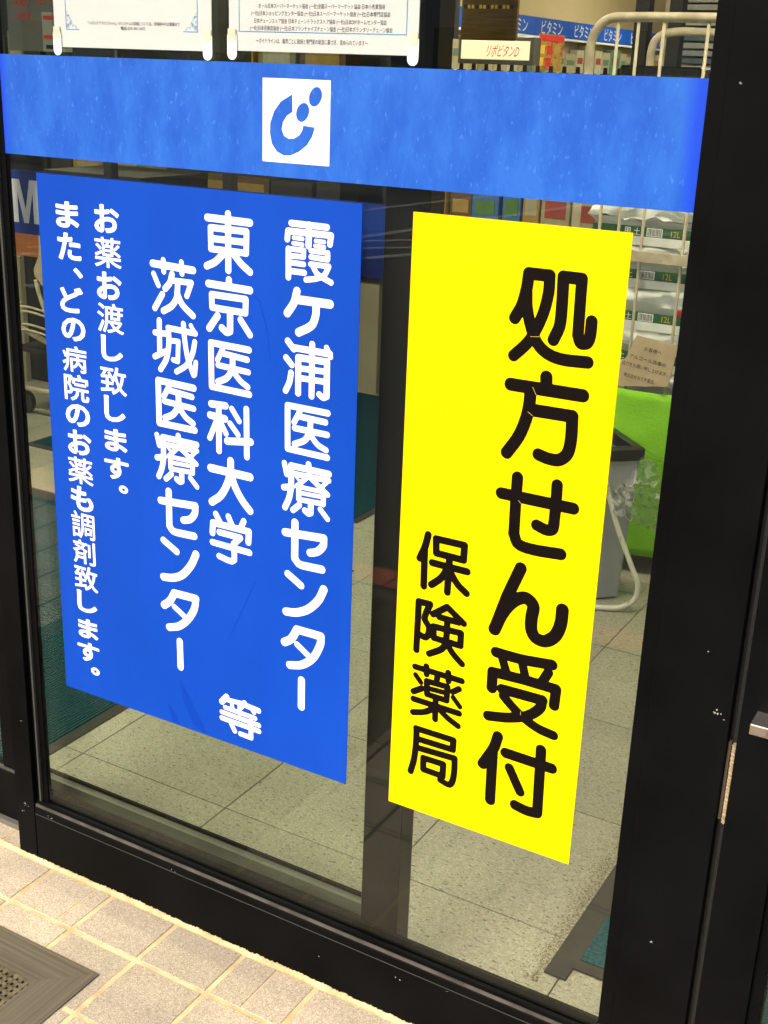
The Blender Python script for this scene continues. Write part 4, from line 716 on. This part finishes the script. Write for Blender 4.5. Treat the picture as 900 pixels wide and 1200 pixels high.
for z, hm, wh in ((.60, .2, 'on the low row of the crate shelf'), (.88, .2, 'on the middle row of the crate shelf'), (1.16, .2, 'on the top row of the crate shelf')):
    fill(-2.56, -1.64, 3.3, z, hm, (7, 3, 1, 5, 8, 3, 6, 5), 'boxes ' + wh, wh, .06, .13)
# dark bottles row and lit sign behind
t = thing('display_shelf', 'dark shelf of small bottles under the lit sign', 'shelf', (-2.7, 4.6, 0))
obj('base', bx((-.6, 0, 0), (.62, .4, 1.42)), M_DARK, t)
for k in range(16):
    x = -3.27 + k * .072; b = bmesh.new(); bmesh.ops.create_cone(b, cap_ends=True, segments=10, radius1=.024, radius2=.024, depth=.08, matrix=Matrix.Translation((0, 0, .04))); bmesh.ops.create_cone(b, cap_ends=True, segments=10, radius1=.012, radius2=.01, depth=.03, matrix=Matrix.Translation((0, 0, .094)))
    o = obj('bottle', b, mat('brown bottle glass', (.05, .02, .01), .2)); o.location = (x, 4.63, 1.42); tag(o, 'small brown bottle standing under the lit cream sign', 'bottle', 'brown bottles under the lit sign')
    obj('bottle_label', bx((-.020, -.0255, .02), (.020, -.0235, .062)), rnd.choice((M_RED, M_PAPER, M_GOLDP)), o)
ls = thing('lit_sign', 'lit cream box sign with slanted red katakana lettering', 'sign', (-3.04, 5.0, 1.545))
obj('housing', bx((-.225, 0, -.012), (.225, .10, .132), .004), M_GREY, ls); obj('face', bx((-.205, -.004, .012), (.205, -.0005, .108), .001), LITBOX, ls)
q = print_line('printed_word', 'リポビタンD', .05, .058, .19, mat('vivid red print', (.85, .03, .01), .5), ls, -.006, .062)
for v in q.data.vertices: v.co.x += (v.co.z - .058) * .25
gb = thing('hanging_board', 'gold brown ribbed board with a row of marks hanging at the top', 'board', (-2.36, 4.0, 1.625))
obj('board', bx((-.13 - .27, 0, 0), (.13 - .27 + .02, .02, .6)), M_GOLD, gb)
rb_ = bmesh.new()
for k in range(30): box(rb_, (-.39, -.006, .008 + k * .0085), (-.13, -.0005, .0125 + k * .0085))
obj('ribs', rb_, M_GOLD, gb)
for k in range(13): obj('punched_mark', bx((-.385 + k * .0195, -.0085, .135), (-.373 + k * .0195, -.0065, .15)), M_GOLDP if k % 3 else M_DARK, gb)
gb.location.x = -2.36 + .01
t = thing('hanging_screen', 'black hanging screen beside the right notice', 'screen', (-2.62, 3.5, 1.615)); obj('panel', bx((-.14, 0, 0), (.09, .03, .5), .004), M_RIM, t); obj('edge_strip', bx((.09, .002, 0), (.098, .028, .5)), M_GREYD, t)
ps = thing('price_poster', 'tilted red and gold price poster hanging under the blue fascia', 'poster', (-3.15, 6.0, 1.52)); ps.rotation_euler = (0, .08, 0)
obj('sheet', bx((-.085, 0, 0), (.085, .003, .205)), mat('gold poster print', (.35, .20, .02), .6, c2=(.30, .05, .02), scale=45, ramp=(.42, .5)), ps); obj('top_strip', bx((-.08, -.002, .165), (.08, -.0005, .2)), M_RED, ps)
for k in range(6): obj('print_block', bx((-.07 + (k % 3) * .05, -.002, .02 + (k // 3) * .07), (-.035 + (k % 3) * .05, -.0005, .07 + (k // 3) * .07)), (M_GOLDP, M_RED, pc[3])[k % 3], ps)
# price cards at the top left
t = thing('price_card', 'grey price card with red numerals at the top left behind the glass', 'card', (-2.07, .62, 1.485)); obj('card', bx((-.075, 0, 0), (.1, .004, .16)), mat('grey card', (.10, .095, .085), .6, scale=10), t)
for s, x, z, wd in (('-000', -.035, .098, .05), ('-000', -.03, .071, .045), ('.0-く', .035, .102, .05)): print_line('printed_word', s, x, z, wd, M_RED, t, -.001, .017)
t2 = thing('leaflet', 'small white leaflet with red bars left of the left notice', 'leaflet', (-1.985, .58, 1.485)); obj('sheet', bx((-.02, 0, 0), (.06, .003, .077)), mat('white grey card', (.28, .27, .24), .6, scale=10), t2)
for z in (.063, .025): obj('red_bar', bx((-.015, -.002, z), (.02, -.0003, z + .007)), M_RED, t2)
obj('sketch', bx((-.01, -.002, .005), (.015, -.0003, .013)), M_TXT, t2)
t = thing('dark_cabinet', 'dark cabinet standing behind the price cards at the top left', 'cabinet', (-2.35, 1.2, 0)); obj('body', bx((-.25, 0, 1.42), (.22, .3, 1.9), .004), M_DARK, t); obj('leg', bx((-.25, .2, 0), (-.22, .23, 1.42)), M_DARK, t); obj('leg', bx((.19, .2, 0), (.22, .23, 1.42)), M_DARK, t); obj('door_line', bx((-.01, -.003, 1.45), (.0, -.001, 1.85)), M_GREY, t)
# ================================================================ left gap: counter, trolley
ct = thing('orange_counter', 'orange fronted counter far back left of the blue sign', 'counter', (-5.6, 4.4, 0))
ct.location = (-4.25, 2.75, 0)
obj('front', bx((-1.2, 0, .60), (.02, .04, .98)), M_ORG, ct); obj('plinth', bx((-1.2, .02, 0), (.25, .5, .598)), M_DARK, ct); obj('cabinet', bx((.021, .03, .6), (.6, .5, 1.0)), M_DARK, ct); obj('post', bx((-.17, -.03, 0), (-.10, -.002, .599)), M_TAN, ct)
tr_ = thing('shopping_trolley', 'grey wire shopping trolley with a beige child seat', 'trolley', (-3.75, 2.3, 0))
def tb(name, pts, r, m): return obj(name, tube(bmesh.new(), smooth_path(pts, 5), r, 8), m, tr_)
bm = bmesh.new(); prism(bm, [(-.05, 0, .79), (.06, 0, .80), (.06, 0, .60), (-.04, 0, .575), (-.085, 0, .61), (-.09, 0, .64), (-.055, 0, .70)], (0, .02, 0)); bmesh.ops.bevel(bm, geom=bm.edges[:], offset=.006, segments=2, affect='EDGES')
s_ = obj('child_seat', bm, mat('beige plastic', (.55, .47, .28), .5), tr_)
tb('frame', [(-.075, 0, .60), (-.06, 0, .54), (-.02, 0, .45), (.02, .02, .36), (.03, .1, .2), (.03, .3, .12)], .009, M_TUBE)
tb('frame', [(-.045, .03, .60), (-.035, .03, .54), (.0, .03, .46), (.05, .03, .40)], .008, M_TUBE)
for z in (.475, .455, .40, .375): tb('wire', [(-.22, -.02, z), (-.1, -.02, z + .008), (.02, -.02, z - .004), (.25, -.02, z - .01)], .005, M_TUBE)
tb('frame', [(-.22, 0, .395), (-.05, 0, .345), (.1, 0, .30), (.25, 0, .26)], .012, M_TUBE)
tb('frame', [(-.2, 0, .12), (.3, 0, .12)], .012, M_TUBE)
for x in (-.2, .28):
    for yy in (.02, .32):
        b = bmesh.new(); bmesh.ops.create_cone(b, cap_ends=True, segments=16, radius1=.05, radius2=.05, depth=.025, matrix=Matrix.Translation((x, yy, .05)) @ Matrix.Rotation(math.pi / 2, 4, 'X')); obj('wheel', b, M_RIM, tr_)
obj('basket_base', bx((-.22, 0, .28), (.28, .4, .30)), M_DARK, tr_)
